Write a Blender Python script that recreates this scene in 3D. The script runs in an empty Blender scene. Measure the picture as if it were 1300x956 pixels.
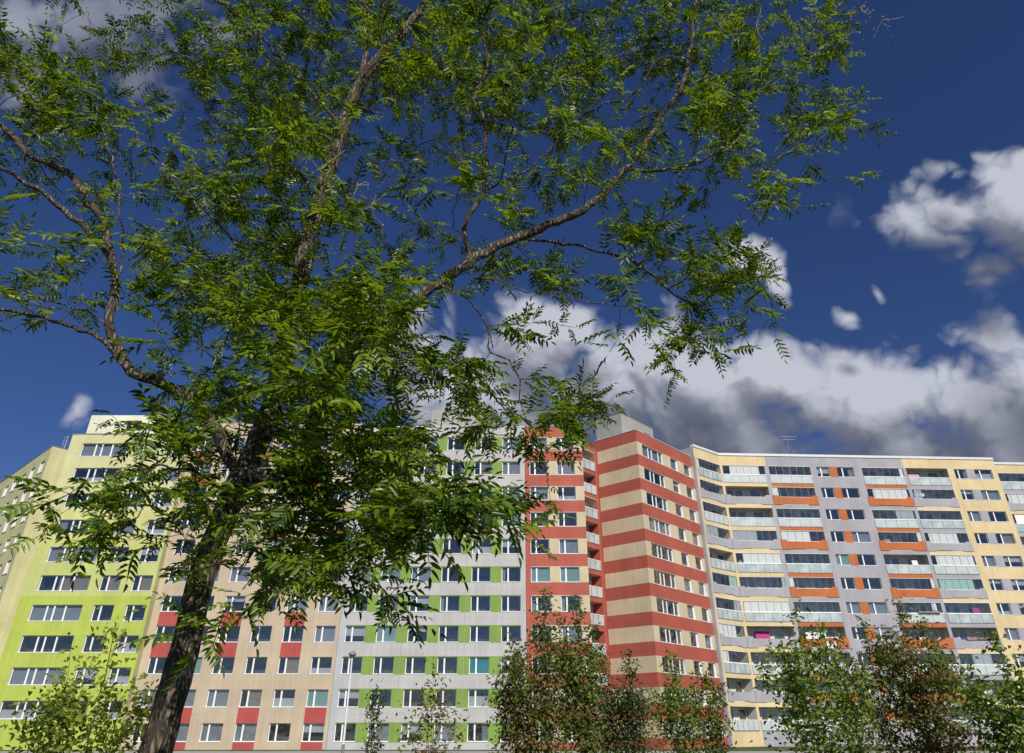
import bpy, math, random
import numpy as np
from mathutils import Vector, Matrix
rnd = random.Random(7)
R = math.radians
scene = bpy.context.scene
COL = scene.collection

# ------------------------------------------------------------------ camera
PITCH = math.atan2(431.5, 778.4)
F = 890.0
cs, sn = math.cos(PITCH), math.sin(PITCH)
CAMZ = 1.6
cam = bpy.data.cameras.new('camera')
cam.sensor_width = 36
cam.lens = F / 1300 * 36
cam.shift_y = -45 / 1300
cam.clip_start = 0.05
cam.clip_end = 5000
camo = bpy.data.objects.new('camera', cam)
camo.location = (0, 0, CAMZ)
camo.rotation_euler = (R(90) + PITCH, 0, 0)
COL.objects.link(camo)
scene.camera = camo

SUN_AZ = R(16)      # to the right of straight behind the camera
SUN_EL = R(36)
SKY = 0.085

# ------------------------------------------------------------------ node helpers
def nd(nt, t, **kw):
    n = nt.nodes.new(t)
    for k, v in kw.items():
        setattr(n, k, v)
    return n
def val(nt, x, sock):
    if isinstance(x, (int, float)):
        sock.default_value = x
    else:
        nt.links.new(x, sock)
def math_(nt, op, a, b=None, c=None, clamp=False):
    n = nd(nt, 'ShaderNodeMath', operation=op, use_clamp=clamp)
    val(nt, a, n.inputs[0])
    if b is not None: val(nt, b, n.inputs[1])
    if c is not None: val(nt, c, n.inputs[2])
    return n.outputs[0]
def smooth(nt, x, a, b, o0=0.0, o1=1.0):
    n = nd(nt, 'ShaderNodeMapRange', interpolation_type='SMOOTHSTEP')
    n.inputs['From Min'].default_value = a
    n.inputs['From Max'].default_value = b
    n.inputs['To Min'].default_value = o0
    n.inputs['To Max'].default_value = o1
    nt.links.new(x, n.inputs['Value'])
    return n.outputs[0]
def mixc(nt, f, a, b, mode='MIX'):
    n = nd(nt, 'ShaderNodeMix', data_type='RGBA', blend_type=mode)
    val(nt, f, n.inputs['Factor'])
    for i, x in ((6, a), (7, b)):
        if isinstance(x, tuple): n.inputs[i].default_value = (*x, 1)
        else: nt.links.new(x, n.inputs[i])
    return n.outputs[2]

def ray(x, y):
    u = x - 650; v = 433 - y
    return (u, F * cs - v * sn, F * sn + v * cs)
def at(x, y, Y):
    r = ray(x, y); k = Y / r[1]
    return Vector((r[0] * k, Y, CAMZ + r[2] * k))

# ------------------------------------------------------------------ sky with clouds
world = bpy.data.worlds.new('World')
scene.world = world
world.use_nodes = True
wt = world.node_tree
wt.nodes.clear()
wout = nd(wt, 'ShaderNodeOutputWorld')
bg = nd(wt, 'ShaderNodeBackground')
bg.inputs['Strength'].default_value = SKY
wt.links.new(bg.outputs[0], wout.inputs[0])
sky = nd(wt, 'ShaderNodeTexSky', sky_type='NISHITA')
sky.sun_disc = False
sky.sun_elevation = SUN_EL
sky.sun_rotation = math.pi - SUN_AZ
sky.altitude = 300
sky.air_density = 1.0
sky.dust_density = 0.3
sky.ozone_density = 2.5
skyc = mixc(wt, 1.0, sky.outputs[0], (0.34, 0.455, 0.74), 'MULTIPLY')

def ell(cx, cy, rx, ry, w=1.0):
    r = ray(cx, cy); r1 = ray(cx + rx, cy); r2 = ray(cx, cy - ry)
    return (r[0] / r[1], r[2] / r[1], abs(r1[0] / r1[1] - r[0] / r[1]), abs(r2[2] / r2[1] - r[2] / r[1]), w)
BLOBS = [ell(*b) for b in [
    (800, 505, 100, 72, 1.25), (890, 500, 105, 62, 1.2), (1000, 490, 100, 56, 1.1), (1100, 525, 125, 66, 1.3), (1205, 515, 120, 66, 1.2),
    (1310, 485, 120, 92, 1.1), (900, 555, 110, 34, 1.1), (1130, 575, 110, 60, 1.2), (1290, 580, 160, 80, 1.3), (690, 450, 75, 70), (745, 420, 45, 40), (640, 530, 120, 80, 1.2),
    (1235, 275, 120, 50, 1.1), (1310, 270, 90, 72, 1.2), (1195, 215, 42, 26), (1245, 340, 60, 40), (940, 325, 50, 26, .72), (1076, 404, 28, 17, .8), (985, 350, 14, 34, .8), (1115, 375, 14, 24, .7),
    (130, 35, 105, 70, 1.15), (190, 80, 55, 46), (50, 12, 90, 40), (500, 420, 75, 55, 1.0), (98, 520, 24, 26, .9), (255, 55, 50, 44, .9),
    (1420, 450, 120, 110), (1500, 520, 200, 110), (400, -150, 200, 80)]]
grp = bpy.data.node_groups.new('cloud_density', 'ShaderNodeTree')
grp.interface.new_socket('Dir', in_out='INPUT', socket_type='NodeSocketVector')
grp.interface.new_socket('Density', in_out='OUTPUT', socket_type='NodeSocketFloat')
grp.interface.new_socket('Bulk', in_out='OUTPUT', socket_type='NodeSocketFloat')
gi = nd(grp, 'NodeGroupInput'); go = nd(grp, 'NodeGroupOutput')
gs = nd(grp, 'ShaderNodeSeparateXYZ'); grp.links.new(gi.outputs[0], gs.inputs[0])
yy = math_(grp, 'MAXIMUM', gs.outputs[1], 0.02)
px = math_(grp, 'DIVIDE', gs.outputs[0], yy)
pz = math_(grp, 'DIVIDE', gs.outputs[2], yy)
acc = None
for (cx, cz, rx, rz, w) in BLOBS:
    dx = math_(grp, 'MULTIPLY_ADD', px, 1 / rx, -cx / rx)
    dz = math_(grp, 'MULTIPLY_ADD', pz, 1 / rz, -cz / rz)
    d2 = math_(grp, 'MULTIPLY_ADD', dx, dx, math_(grp, 'MULTIPLY', dz, dz))
    v = math_(grp, 'SUBTRACT', w, math_(grp, 'SQRT', d2))
    acc = v if acc is None else math_(grp, 'SMOOTH_MAX', acc, v, 0.12)
acc = math_(grp, 'MAXIMUM', acc, -1.5)
n1 = nd(grp, 'ShaderNodeTexNoise'); n1.inputs['Scale'].default_value = 5.5; n1.inputs['Detail'].default_value = 10; n1.inputs['Roughness'].default_value = 0.55
n1.inputs['Distortion'].default_value = 0.0
grp.links.new(gi.outputs[0], n1.inputs['Vector'])
wv = nd(grp, 'ShaderNodeVectorMath', operation='MULTIPLY_ADD'); grp.links.new(n1.outputs[1], wv.inputs[0]); wv.inputs[1].default_value = (.12, .12, .12); grp.links.new(gi.outputs[0], wv.inputs[2])
bil = None
for sc_, am in ((8.0, 1.5), (19.0, 0.8), (44.0, 0.42)):
    nb = nd(grp, 'ShaderNodeTexNoise'); nb.inputs['Scale'].default_value = sc_; nb.inputs['Detail'].default_value = 0
    grp.links.new(wv.outputs[0], nb.inputs['Vector'])
    q_ = math_(grp, 'MULTIPLY', math_(grp, 'ABSOLUTE', math_(grp, 'SUBTRACT', nb.outputs[0], 0.5)), 2 * am)
    bil = q_ if bil is None else math_(grp, 'ADD', bil, q_)
front = smooth(grp, gs.outputs[1], 0.0, 0.15)
# in front: shaped banks; elsewhere: scattered cumulus
f1 = math_(grp, 'MULTIPLY_ADD', n1.outputs[0], 2.0, -1.62)
f1 = math_(grp, 'ADD', f1, bil)
dens_f = math_(grp, 'ADD', acc, f1)
n2 = nd(grp, 'ShaderNodeTexNoise'); n2.inputs['Scale'].default_value = 2.6; n2.inputs['Detail'].default_value = 6
grp.links.new(gi.outputs[0], n2.inputs['Vector'])
dens_b = math_(grp, 'MULTIPLY_ADD', n2.outputs[0], 5.0, -3.0)
mx = nd(grp, 'ShaderNodeMix', data_type='FLOAT')
grp.links.new(front, mx.inputs[0]); grp.links.new(dens_b, mx.inputs[2]); grp.links.new(dens_f, mx.inputs[3])
grp.links.new(mx.outputs[0], go.inputs[0])
grp.links.new(math_(grp, 'ADD', acc, math_(grp, 'MULTIPLY_ADD', n1.outputs[0], 1.1, -.45)), go.inputs[1])

tc = nd(wt, 'ShaderNodeTexCoord')
def dens(offset, out=0):
    v = nd(wt, 'ShaderNodeVectorMath', operation='ADD'); wt.links.new(tc.outputs['Generated'], v.inputs[0]); v.inputs[1].default_value = offset
    g = nd(wt, 'ShaderNodeGroup'); g.node_tree = grp; wt.links.new(v.outputs[0], g.inputs[0])
    return g.outputs[out]
D0 = dens((0, 0, 0))
D1 = dens((0.018, -0.02, 0.03))
D2 = dens((0.005, -0.02, 0.065), 1)
alpha = smooth(wt, D0, -0.22, 0.62)
lit = math_(wt, 'SUBTRACT', D0, D1)
lit = smooth(wt, lit, -0.55, 0.75)
over = smooth(wt, D2, -0.25, 1.25)
bright = math_(wt, 'MULTIPLY_ADD', over, -0.80, 0.98)
bright = math_(wt, 'MULTIPLY', bright, math_(wt, 'MULTIPLY_ADD', lit, 0.85, 0.42))
# high thin deck at the upper left reads greyer: thin clouds let the sky through
sep = nd(wt, 'ShaderNodeSeparateXYZ'); wt.links.new(tc.outputs['Generated'], sep.inputs[0])
high = smooth(wt, sep.outputs[2], 0.60, 0.78, 1.0, 0.62)
bright = math_(wt, 'MULTIPLY', bright, smooth(wt, sep.outputs[2], 0.52, 0.74, 1.0, 0.40))
cl = mixc(wt, math_(wt, 'MINIMUM', bright, 1.0), (0.72, 0.88, 1.50), (6.2, 6.5, 7.5))
alpha2 = math_(wt, 'MULTIPLY', alpha, high)
abovehor = smooth(wt, sep.outputs[2], -0.02, 0.03)
alpha2 = math_(wt, 'MULTIPLY', alpha2, abovehor)
skymix = mixc(wt, alpha2, skyc, cl)
wt.links.new(skymix, bg.inputs['Color'])

# ------------------------------------------------------------------ sun
sl = bpy.data.lights.new('sun', 'SUN')
sl.energy = 4.7
sl.angle = R(0.53)
sl.color = (1.0, 0.95, 0.87)
slo = bpy.data.objects.new('sun', sl)
sd = Vector((math.sin(SUN_AZ) * math.cos(SUN_EL), -math.cos(SUN_AZ) * math.cos(SUN_EL), math.sin(SUN_EL)))
slo.rotation_euler = sd.to_track_quat('Z', 'Y').to_euler()
slo.location = sd * 60
COL.objects.link(slo)

scene.view_settings.view_transform = 'Standard'
scene.view_settings.look = 'None'
scene.view_settings.gamma = 1
scene.view_settings.use_curve_mapping = False
scene.view_settings.exposure = 0.0
scene.cycles.max_bounces = 6
scene.cycles.transparent_max_bounces = 12

# ------------------------------------------------------------------ materials
MATS = {}
def principled(name, rgb, rough=0.8, **kw):
    m = bpy.data.materials.new(name); m.use_nodes = True
    nt = m.node_tree; b = nt.nodes['Principled BSDF']
    b.inputs['Base Color'].default_value = (*rgb, 1)
    b.inputs['Roughness'].default_value = rough
    for k, v in kw.items(): b.inputs[k].default_value = v
    MATS[name] = m
    return m, nt, b
def paint(name, rgb, var=0.15, rough=0.85):
    """rendered facade paint: blotchy weathering, rain streaks, fine grain"""
    m, nt, b = principled(name, rgb, rough)
    t = nd(nt, 'ShaderNodeTexCoord')
    a = nd(nt, 'ShaderNodeTexNoise'); a.inputs['Scale'].default_value = 0.35; a.inputs['Detail'].default_value = 5
    nt.links.new(t.outputs['Object'], a.inputs['Vector'])
    mp = nd(nt, 'ShaderNodeMapping'); mp.inputs['Scale'].default_value = (2.2, 2.2, 0.10)
    nt.links.new(t.outputs['Object'], mp.inputs[0])
    s = nd(nt, 'ShaderNodeTexNoise'); s.inputs['Scale'].default_value = 1.6; s.inputs['Detail'].default_value = 4
    nt.links.new(mp.outputs[0], s.inputs['Vector'])
    g = nd(nt, 'ShaderNodeTexNoise'); g.inputs['Scale'].default_value = 28; g.inputs['Detail'].default_value = 2
    nt.links.new(t.outputs['Object'], g.inputs['Vector'])
    k = math_(nt, 'ADD', math_(nt, 'MULTIPLY', a.outputs[0], 0.65), math_(nt, 'MULTIPLY', s.outputs[0], 0.35))
    k = math_(nt, 'ADD', math_(nt, 'MULTIPLY', k, 0.8), math_(nt, 'MULTIPLY', g.outputs[0], 0.2))
    f = smooth(nt, k, 0.30, 0.70)
    sz = nd(nt, 'ShaderNodeSeparateXYZ'); nt.links.new(t.outputs['Object'], sz.inputs[0])
    jt = math_(nt, 'ABSOLUTE', math_(nt, 'SUBTRACT', math_(nt, 'FRACT', math_(nt, 'DIVIDE', math_(nt, 'ADD', sz.outputs[2], 1.4), 2.8)), 0.5))
    jt = math_(nt, 'MULTIPLY', math_(nt, 'LESS_THAN', jt, 0.0055), 0.35)
    lo = tuple(c * (1 - var * 1.3) * (0.98 if i == 2 else 1) for i, c in enumerate(rgb)); hi = tuple(min(.9, c * (1 + var * 0.7)) for c in rgb)
    nt.links.new(mixc(nt, jt, mixc(nt, f, lo, hi), tuple(c * .45 for c in rgb)), b.inputs['Base Color'])
    bp = nd(nt, 'ShaderNodeBump'); bp.inputs['Strength'].default_value = 0.15; bp.inputs['Distance'].default_value = 0.02
    nt.links.new(g.outputs[0], bp.inputs['Height']); nt.links.new(bp.outputs[0], b.inputs['Normal'])
    return m
paint('grey_light', (.47, .455, .45))
paint('grey_blue', (.43, .45, .48))
paint('grey_housing', (.36, .355, .33))
paint('beige', (.50, .405, .29))
paint('salmon', (.41, .10, .070))
paint('redpanel', (.42, .075, .065))
paint('redwing', (.385, .088, .058))
paint('cream', (.56, .475, .325))
paint('lime', (.42, .50, .085))
paint('lime_mid', (.49, .53, .18))
paint('lime_pale', (.56, .56, .22))
paint('lime_cream', (.58, .56, .30))
paint('white_cream', (.70, .70, .55))
paint('green', (.20, .315, .065))
paint('orange', (.46, .135, .04))
paint('lavender', (.355, .35, .38))
paint('yellow', (.66, .525, .30))
paint('offwhite', (.66, .65, .62))
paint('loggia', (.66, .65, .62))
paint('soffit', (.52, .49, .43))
paint('concrete', (.30, .29, .28))
principled('white_metal', (.80, .80, .80), 0.35)
principled('coping', (.62, .63, .64), 0.45)
principled('dark_coping', (.20, .20, .20), 0.5)
principled('grey_metal', (.33, .35, .37), 0.4, Metallic=0.6)
principled('white_pole', (.72, .75, .78), 0.4)
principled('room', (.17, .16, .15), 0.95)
principled('roof_felt', (.10, .10, .10), 0.95)
principled('red_plastic', (.65, .03, .05), 0.5)
principled('pink_cloth', (.62, .30, .36), 0.9)
principled('white_cloth', (.75, .76, .78), 0.9)
principled('magenta_cloth', (.45, .05, .20), 0.9)
principled('skin', (.50, .29, .21), 0.6)
principled('hair', (.025, .018, .014), 0.5)
principled('shirt', (.35, .38, .45), 0.9)
principled('trousers', (.05, .06, .10), 0.9)

def glass(name, tint, refl, rough=0.0, bump=0.02):
    m = bpy.data.materials.new(name); m.use_nodes = True; nt = m.node_tree; nt.nodes.clear()
    o = nd(nt, 'ShaderNodeOutputMaterial')
    tr = nd(nt, 'ShaderNodeBsdfTransparent'); tr.inputs[0].default_value = (*tint, 1)
    gl = nd(nt, 'ShaderNodeBsdfGlossy'); gl.inputs['Roughness'].default_value = rough; gl.inputs[0].default_value = (1.0, .92, .80, 1)
    ge = nd(nt, 'ShaderNodeNewGeometry')
    dp = nd(nt, 'ShaderNodeVectorMath', operation='DOT_PRODUCT'); nt.links.new(ge.outputs['Incoming'], dp.inputs[0]); nt.links.new(ge.outputs['Normal'], dp.inputs[1])
    ca = math_(nt, 'SUBTRACT', 1.0, math_(nt, 'ABSOLUTE', dp.outputs['Value']))
    f = math_(nt, 'MULTIPLY_ADD', math_(nt, 'POWER', ca, 4.0), 0.9, refl, clamp=True)
    oi = nd(nt, 'ShaderNodeObjectInfo')
    t = nd(nt, 'ShaderNodeTexCoord')
    no = nd(nt, 'ShaderNodeTexNoise', noise_dimensions='4D'); no.inputs['Scale'].default_value = 0.9; no.inputs['Detail'].default_value = 1
    nt.links.new(t.outputs['Object'], no.inputs['Vector'])
    nt.links.new(math_(nt, 'MULTIPLY', oi.outputs['Random'], 50), no.inputs['W'])
    bp = nd(nt, 'ShaderNodeBump'); bp.inputs['Strength'].default_value = 1.0; bp.inputs['Distance'].default_value = bump
    nt.links.new(no.outputs[0], bp.inputs['Height'])
    nt.links.new(bp.outputs[0], gl.inputs['Normal'])
    mx = nd(nt, 'ShaderNodeMixShader'); nt.links.new(f, mx.inputs[0]); nt.links.new(tr.outputs[0], mx.inputs[1]); nt.links.new(gl.outputs[0], mx.inputs[2])
    nt.links.new(mx.outputs[0], o.inputs[0])
    MATS[name] = m
glass('glass', (.80, .82, .84), 0.13, 0.0, 0.05)
glass('glazing', (.95, .965, .96), 0.08, 0.02, 0.03)
def frosted():
    m, nt, b = principled('frosted', (.50, .60, .60), 0.28)
    b.inputs['Transmission Weight'].default_value = 0.25
    b.inputs['Specular IOR Level'].default_value = 0.7
    oi = nd(nt, 'ShaderNodeTexCoord')
    a = nd(nt, 'ShaderNodeTexNoise'); a.inputs['Scale'].default_value = 0.7; a.inputs['Detail'].default_value = 3
    nt.links.new(oi.outputs['Object'], a.inputs['Vector'])
    ob = nd(nt, 'ShaderNodeObjectInfo')
    f = smooth(nt, math_(nt, 'ADD', a.outputs[0], math_(nt, 'MULTIPLY_ADD', ob.outputs['Random'], 0.3, -.15)), 0.3, 0.7)
    nt.links.new(mixc(nt, f, (.44, .53, .53), (.66, .72, .71)), b.inputs['Base Color'])
frosted()
def cloth(name, rgb, tr=0.4):
    m = bpy.data.materials.new(name); m.use_nodes = True; nt = m.node_tree; nt.nodes.clear()
    o = nd(nt, 'ShaderNodeOutputMaterial')
    d = nd(nt, 'ShaderNodeBsdfDiffuse'); d.inputs[0].default_value = (*rgb, 1)
    t = nd(nt, 'ShaderNodeBsdfTransparent')
    mx = nd(nt, 'ShaderNodeMixShader'); mx.inputs[0].default_value = tr
    nt.links.new(d.outputs[0], mx.inputs[1]); nt.links.new(t.outputs[0], mx.inputs[2]); nt.links.new(mx.outputs[0], o.inputs[0])
    MATS[name] = m
cloth('sheer', (.62, .66, .70), 0.30)
cloth('blind_white', (.80, .80, .79), 0.0)
cloth('blind_teal', (.05, .45, .42), 0.0)
cloth('blind_mint', (.40, .60, .52), 0.0)
cloth('curtain_beige', (.50, .42, .32), 0.1)

def leafmat(name, cols, trans=0.45, rough=0.38, yellow=0.0, fleck=None):
    m = bpy.data.materials.new(name); m.use_nodes = True; nt = m.node_tree; nt.nodes.clear()
    o = nd(nt, 'ShaderNodeOutputMaterial')
    ge = nd(nt, 'ShaderNodeNewGeometry'); t = nd(nt, 'ShaderNodeTexCoord')
    a = nd(nt, 'ShaderNodeTexNoise'); a.inputs['Scale'].default_value = 1.6; a.inputs['Detail'].default_value = 3
    nt.links.new(t.outputs['Object'], a.inputs['Vector'])
    f = smooth(nt, math_(nt, 'ADD', math_(nt, 'MULTIPLY', a.outputs[0], 0.7), math_(nt, 'MULTIPLY', ge.outputs['Random Per Island'], 0.35)), 0.32, 0.72)
    c = mixc(nt, f, cols[0], cols[1])
    if fleck:
        n = nd(nt, 'ShaderNodeTexNoise'); n.inputs['Scale'].default_value = fleck[1]; n.inputs['Detail'].default_value = 2
        nt.links.new(t.outputs['Object'], n.inputs['Vector'])
        k = smooth(nt, math_(nt, 'MULTIPLY_ADD', ge.outputs['Random Per Island'], 0.10, n.outputs[0]), fleck[2], fleck[2] + 0.05)
        c = mixc(nt, k, c, fleck[0])
    p = nd(nt, 'ShaderNodeBsdfPrincipled'); p.inputs['Roughness'].default_value = rough
    p.inputs['Specular IOR Level'].default_value = 0.5
    nt.links.new(c, p.inputs['Base Color'])
    tr = nd(nt, 'ShaderNodeBsdfTranslucent')
    nt.links.new(mixc(nt, 1.0, c, (2.0, 1.9, 0.5), 'MULTIPLY'), tr.inputs[0])
    mx = nd(nt, 'ShaderNodeMixShader'); mx.inputs[0].default_value = trans
    nt.links.new(p.outputs[0], mx.inputs[1]); nt.links.new(tr.outputs[0], mx.inputs[2]); nt.links.new(mx.outputs[0], o.inputs[0])
    MATS[name] = m
leafmat('leaf_pagoda', [(.020, .055, .007), (.20, .29, .014)], 0.36, 0.36, fleck=((.55, .38, .02), 5.0, 0.84))
leafmat('leaf_green', [(.05, .11, .016), (.20, .27, .035)], 0.35, 0.45, fleck=((.35, .30, .05), 3.0, 0.70))
leafmat('leaf_dark', [(.03, .06, .015), (.085, .12, .028)], 0.3, 0.5)
leafmat('leaf_brown', [(.10, .075, .025), (.25, .12, .045)], 0.35, 0.5, fleck=((.13, .17, .03), 1.2, 0.50))
leafmat('leaf_mixed', [(.04, .085, .016), (.18, .20, .03)], 0.35, 0.5, fleck=((.24, .15, .045), 0.9, 0.66))
leafmat('leaf_light', [(.12, .19, .02), (.28, .33, .04)], 0.4, 0.45)

def bark(name, lo, hi, scale=1.0):
    m, nt, b = principled(name, lo, 0.9)
    t = nd(nt, 'ShaderNodeTexCoord')
    mp = nd(nt, 'ShaderNodeMapping'); mp.inputs['Scale'].default_value = (1, 1, 0.22)
    nt.links.new(t.outputs['Object'], mp.inputs[0])
    v = nd(nt, 'ShaderNodeTexVoronoi', feature='DISTANCE_TO_EDGE'); v.inputs['Scale'].default_value = 42 * scale
    ns = nd(nt, 'ShaderNodeTexNoise'); ns.inputs['Scale'].default_value = 16 * scale; ns.inputs['Detail'].default_value = 7
    nt.links.new(mp.outputs[0], ns.inputs['Vector'])
    ad = nd(nt, 'ShaderNodeVectorMath', operation='MULTIPLY_ADD')
    nt.links.new(ns.outputs[1], ad.inputs[0]); ad.inputs[1].default_value = (.05, .05, .05); nt.links.new(mp.outputs[0], ad.inputs[2])
    nt.links.new(ad.outputs[0], v.inputs['Vector'])
    h = math_(nt, 'ADD', smooth(nt, v.outputs[0], 0.0, 0.35), math_(nt, 'MULTIPLY', ns.outputs[0], 0.8))
    f = smooth(nt, h, 0.35, 1.35)
    nt.links.new(mixc(nt, f, lo, hi), b.inputs['Base Color'])
    bp = nd(nt, 'ShaderNodeBump'); bp.inputs['Strength'].default_value = 1.0; bp.inputs['Distance'].default_value = 0.012
    nt.links.new(h, bp.inputs['Height']); nt.links.new(bp.outputs[0], b.inputs['Normal'])
bark('bark', (.036, .027, .020), (.21, .16, .11))
bark('bark_small', (.05, .035, .025), (.14, .10, .07), 0.4)
principled('stalk', (.34, .33, .08), 0.7)

def ground_mat():
    m, nt, b = principled('grass_ground', (.05, .08, .02), 0.95)
    t = nd(nt, 'ShaderNodeTexCoord')
    a = nd(nt, 'ShaderNodeTexNoise'); a.inputs['Scale'].default_value = 0.25; a.inputs['Detail'].default_value = 8
    nt.links.new(t.outputs['Object'], a.inputs['Vector'])
    nt.links.new(mixc(nt, smooth(nt, a.outputs[0], .35, .65), (.035, .06, .015), (.10, .12, .04)), b.inputs['Base Color'])
    g = nd(nt, 'ShaderNodeTexNoise'); g.inputs['Scale'].default_value = 14; g.inputs['Detail'].default_value = 4
    nt.links.new(t.outputs['Object'], g.inputs['Vector'])
    bp = nd(nt, 'ShaderNodeBump'); bp.inputs['Distance'].default_value = 0.1; nt.links.new(g.outputs[0], bp.inputs['Height']); nt.links.new(bp.outputs[0], b.inputs['Normal'])
ground_mat()
paint('asphalt', (.055, .055, .058), 0.2)

# ------------------------------------------------------------------ object helpers
class MB:
    def __init__(s): s.v = []; s.f = []; s.m = []; s.mats = []
    def mi(s, name):
        if name not in s.mats: s.mats.append(name)
        return s.mats.index(name)
    def quad(s, pts, mat):
        i = len(s.v); s.v += [tuple(p) for p in pts]; s.f.append(tuple(range(i, i + len(pts)))); s.m.append(s.mi(mat))
    def box(s, x0, x1, y0, y1, z0, z1, mat):
        i = len(s.v)
        s.v += [(x0, y0, z0), (x1, y0, z0), (x1, y1, z0), (x0, y1, z0), (x0, y0, z1), (x1, y0, z1), (x1, y1, z1), (x0, y1, z1)]
        for f in ((0, 3, 2, 1), (4, 5, 6, 7), (0, 1, 5, 4), (1, 2, 6, 5), (2, 3, 7, 6), (3, 0, 4, 7)):
            s.f.append(tuple(i + k for k in f)); s.m.append(s.mi(mat))
    def cyl(s, p0, p1, r0, r1, n, mat, caps=True):
        p0 = Vector(p0); p1 = Vector(p1); q = (p1 - p0).to_track_quat('Z', 'Y')
        i = len(s.v)
        for p, r in ((p0, r0), (p1, r1)):
            for k in range(n):
                a = 2 * math.pi * k / n
                s.v.append(tuple(p + q @ Vector((math.cos(a) * r, math.sin(a) * r, 0))))
        for k in range(n):
            s.f.append((i + k, i + (k + 1) % n, i + n + (k + 1) % n, i + n + k)); s.m.append(s.mi(mat))
        if caps:
            s.f.append(tuple(i + n + k for k in range(n))); s.m.append(s.mi(mat))
            s.f.append(tuple(i + n - 1 - k for k in range(n))); s.m.append(s.mi(mat))
    def mesh(s, name, off=(0, 0, 0)):
        me = bpy.data.meshes.new(name)
        me.from_pydata([(a - off[0], b - off[1], c - off[2]) for a, b, c in s.v], [], s.f)
        for m in s.mats: me.materials.append(MATS[m])
        me.polygons.foreach_set('material_index', s.m)
        me.update()
        return me
def link(name, me, parent=None, loc=(0, 0, 0), rz=0.0):
    o = bpy.data.objects.new(name, me); COL.objects.link(o)
    o.location = loc; o.rotation_euler = (0, 0, rz)
    if parent is not None: o.parent = parent
    return o
def tag(o, label=None, cat=None, group=None, kind=None):
    if label: o['label'] = label
    if cat: o['category'] = cat
    if group: o['group'] = group
    if kind: o['kind'] = kind
    return o
def empty(name, loc, label, cat, group=None, rz=0):
    o = link(name, None, None, loc, rz); o.empty_display_size = 0.3
    return tag(o, label, cat, group)

# ------------------------------------------------------------------ facade tools
class Face:
    """vertical plane: P + w*d, outward normal n; w runs left to right as seen from outside"""
    def __init__(s, P, Q):
        P = Vector((P[0], P[1], 0)); Q = Vector((Q[0], Q[1], 0))
        s.P = P; s.L = (Q - P).length; s.d = (Q - P).normalized(); s.n = Vector((s.d.y, -s.d.x, 0))
        s.rz = math.atan2(s.d.y, s.d.x)
    def pt(s, w, z, out=0.0):
        p = s.P + s.d * w + s.n * out
        return (p.x, p.y, z)
def facade(mb, fc, w0, w1, z0, z1, ops, col, wc=(), zc=()):
    ws = sorted(set([round(x, 4) for x in [w0, w1, *wc] + [o[0] for o in ops] + [o[1] for o in ops] if w0 <= x <= w1]))
    zs = sorted(set([round(x, 4) for x in [z0, z1, *zc] + [o[2] for o in ops] + [o[3] for o in ops] if z0 <= x <= z1]))
    for i in range(len(ws) - 1):
        for j in range(len(zs) - 1):
            a, b, c, e = ws[i], ws[i + 1], zs[j], zs[j + 1]
            m_, n_ = (a + b) / 2, (c + e) / 2
            if any(o[0] < m_ < o[1] and o[2] < n_ < o[3] for o in ops): continue
            mb.quad([fc.pt(a, c), fc.pt(b, c), fc.pt(b, e), fc.pt(a, e)], col(m_, n_))
    for o in ops:
        a, b, c, e, dep, rm, kind = o
        if kind == 'window':
            box_in(mb, fc, a, b, c, e, 0, dep, rm, None)
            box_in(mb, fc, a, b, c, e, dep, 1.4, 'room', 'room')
        else:
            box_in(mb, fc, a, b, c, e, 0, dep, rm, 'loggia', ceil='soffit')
def box_in(mb, fc, a, b, c, e, d0, d1, m, back, ceil=None):
    q = lambda w, z, d: fc.pt(w, z, -d)
    mb.quad([q(a, c, d0), q(a, e, d0), q(a, e, d1), q(a, c, d1)], m)
    mb.quad([q(b, c, d0), q(b, c, d1), q(b, e, d1), q(b, e, d0)], m)
    mb.quad([q(a, e, d0), q(b, e, d0), q(b, e, d1), q(a, e, d1)], ceil or m)
    mb.quad([q(a, c, d0), q(a, c, d1), q(b, c, d1), q(b, c, d0)], m)
    if back: mb.quad([q(a, c, d1), q(a, e, d1), q(b, e, d1), q(b, c, d1)], back)

_win = {}
def win_meshes(w, h, splits, fw=0.055, sill=True):
    key = (round(w, 2), round(h, 2), splits, sill)
    if key in _win: return _win[key]
    f = MB(); m = 'white_metal'
    f.box(0, w, 0, .07, 0, fw, m); f.box(0, w, 0, .07, h - fw, h, m)
    f.box(0, fw, .001, .069, fw, h - fw, m); f.box(w - fw, w, .001, .069, fw, h - fw, m)
    for s_ in splits:
        f.box(w * s_ - .075, w * s_ + .075, -.01, .068, fw, h - fw, m)
    g = MB(); g.box(fw, w - fw, .03, .04, fw, h - fw, 'glass')
    si = MB(); si.box(-.02, w + .02, -.19, -.002, -.03, .035, 'white_metal')
    _win[key] = (f.mesh('window'), g.mesh('pane'), si.mesh('sill'))
    return _win[key]
_cur = {}
def curtain_mesh(w, h, mat, wavy=True):
    key = (round(w, 2), round(h, 2), mat, wavy)
    if key in _cur: return _cur[key]
    mb = MB(); n = max(2, int(w / .06)) if wavy else 1
    def p(i, z): return (w * i / n, (.02 * math.sin(i * 1.7) if wavy else 0), z)
    for i in range(n): mb.quad([p(i, 0), p(i + 1, 0), p(i + 1, h), p(i, h)], mat)
    _cur[key] = mb.mesh('curtain')
    return _cur[key]
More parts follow.
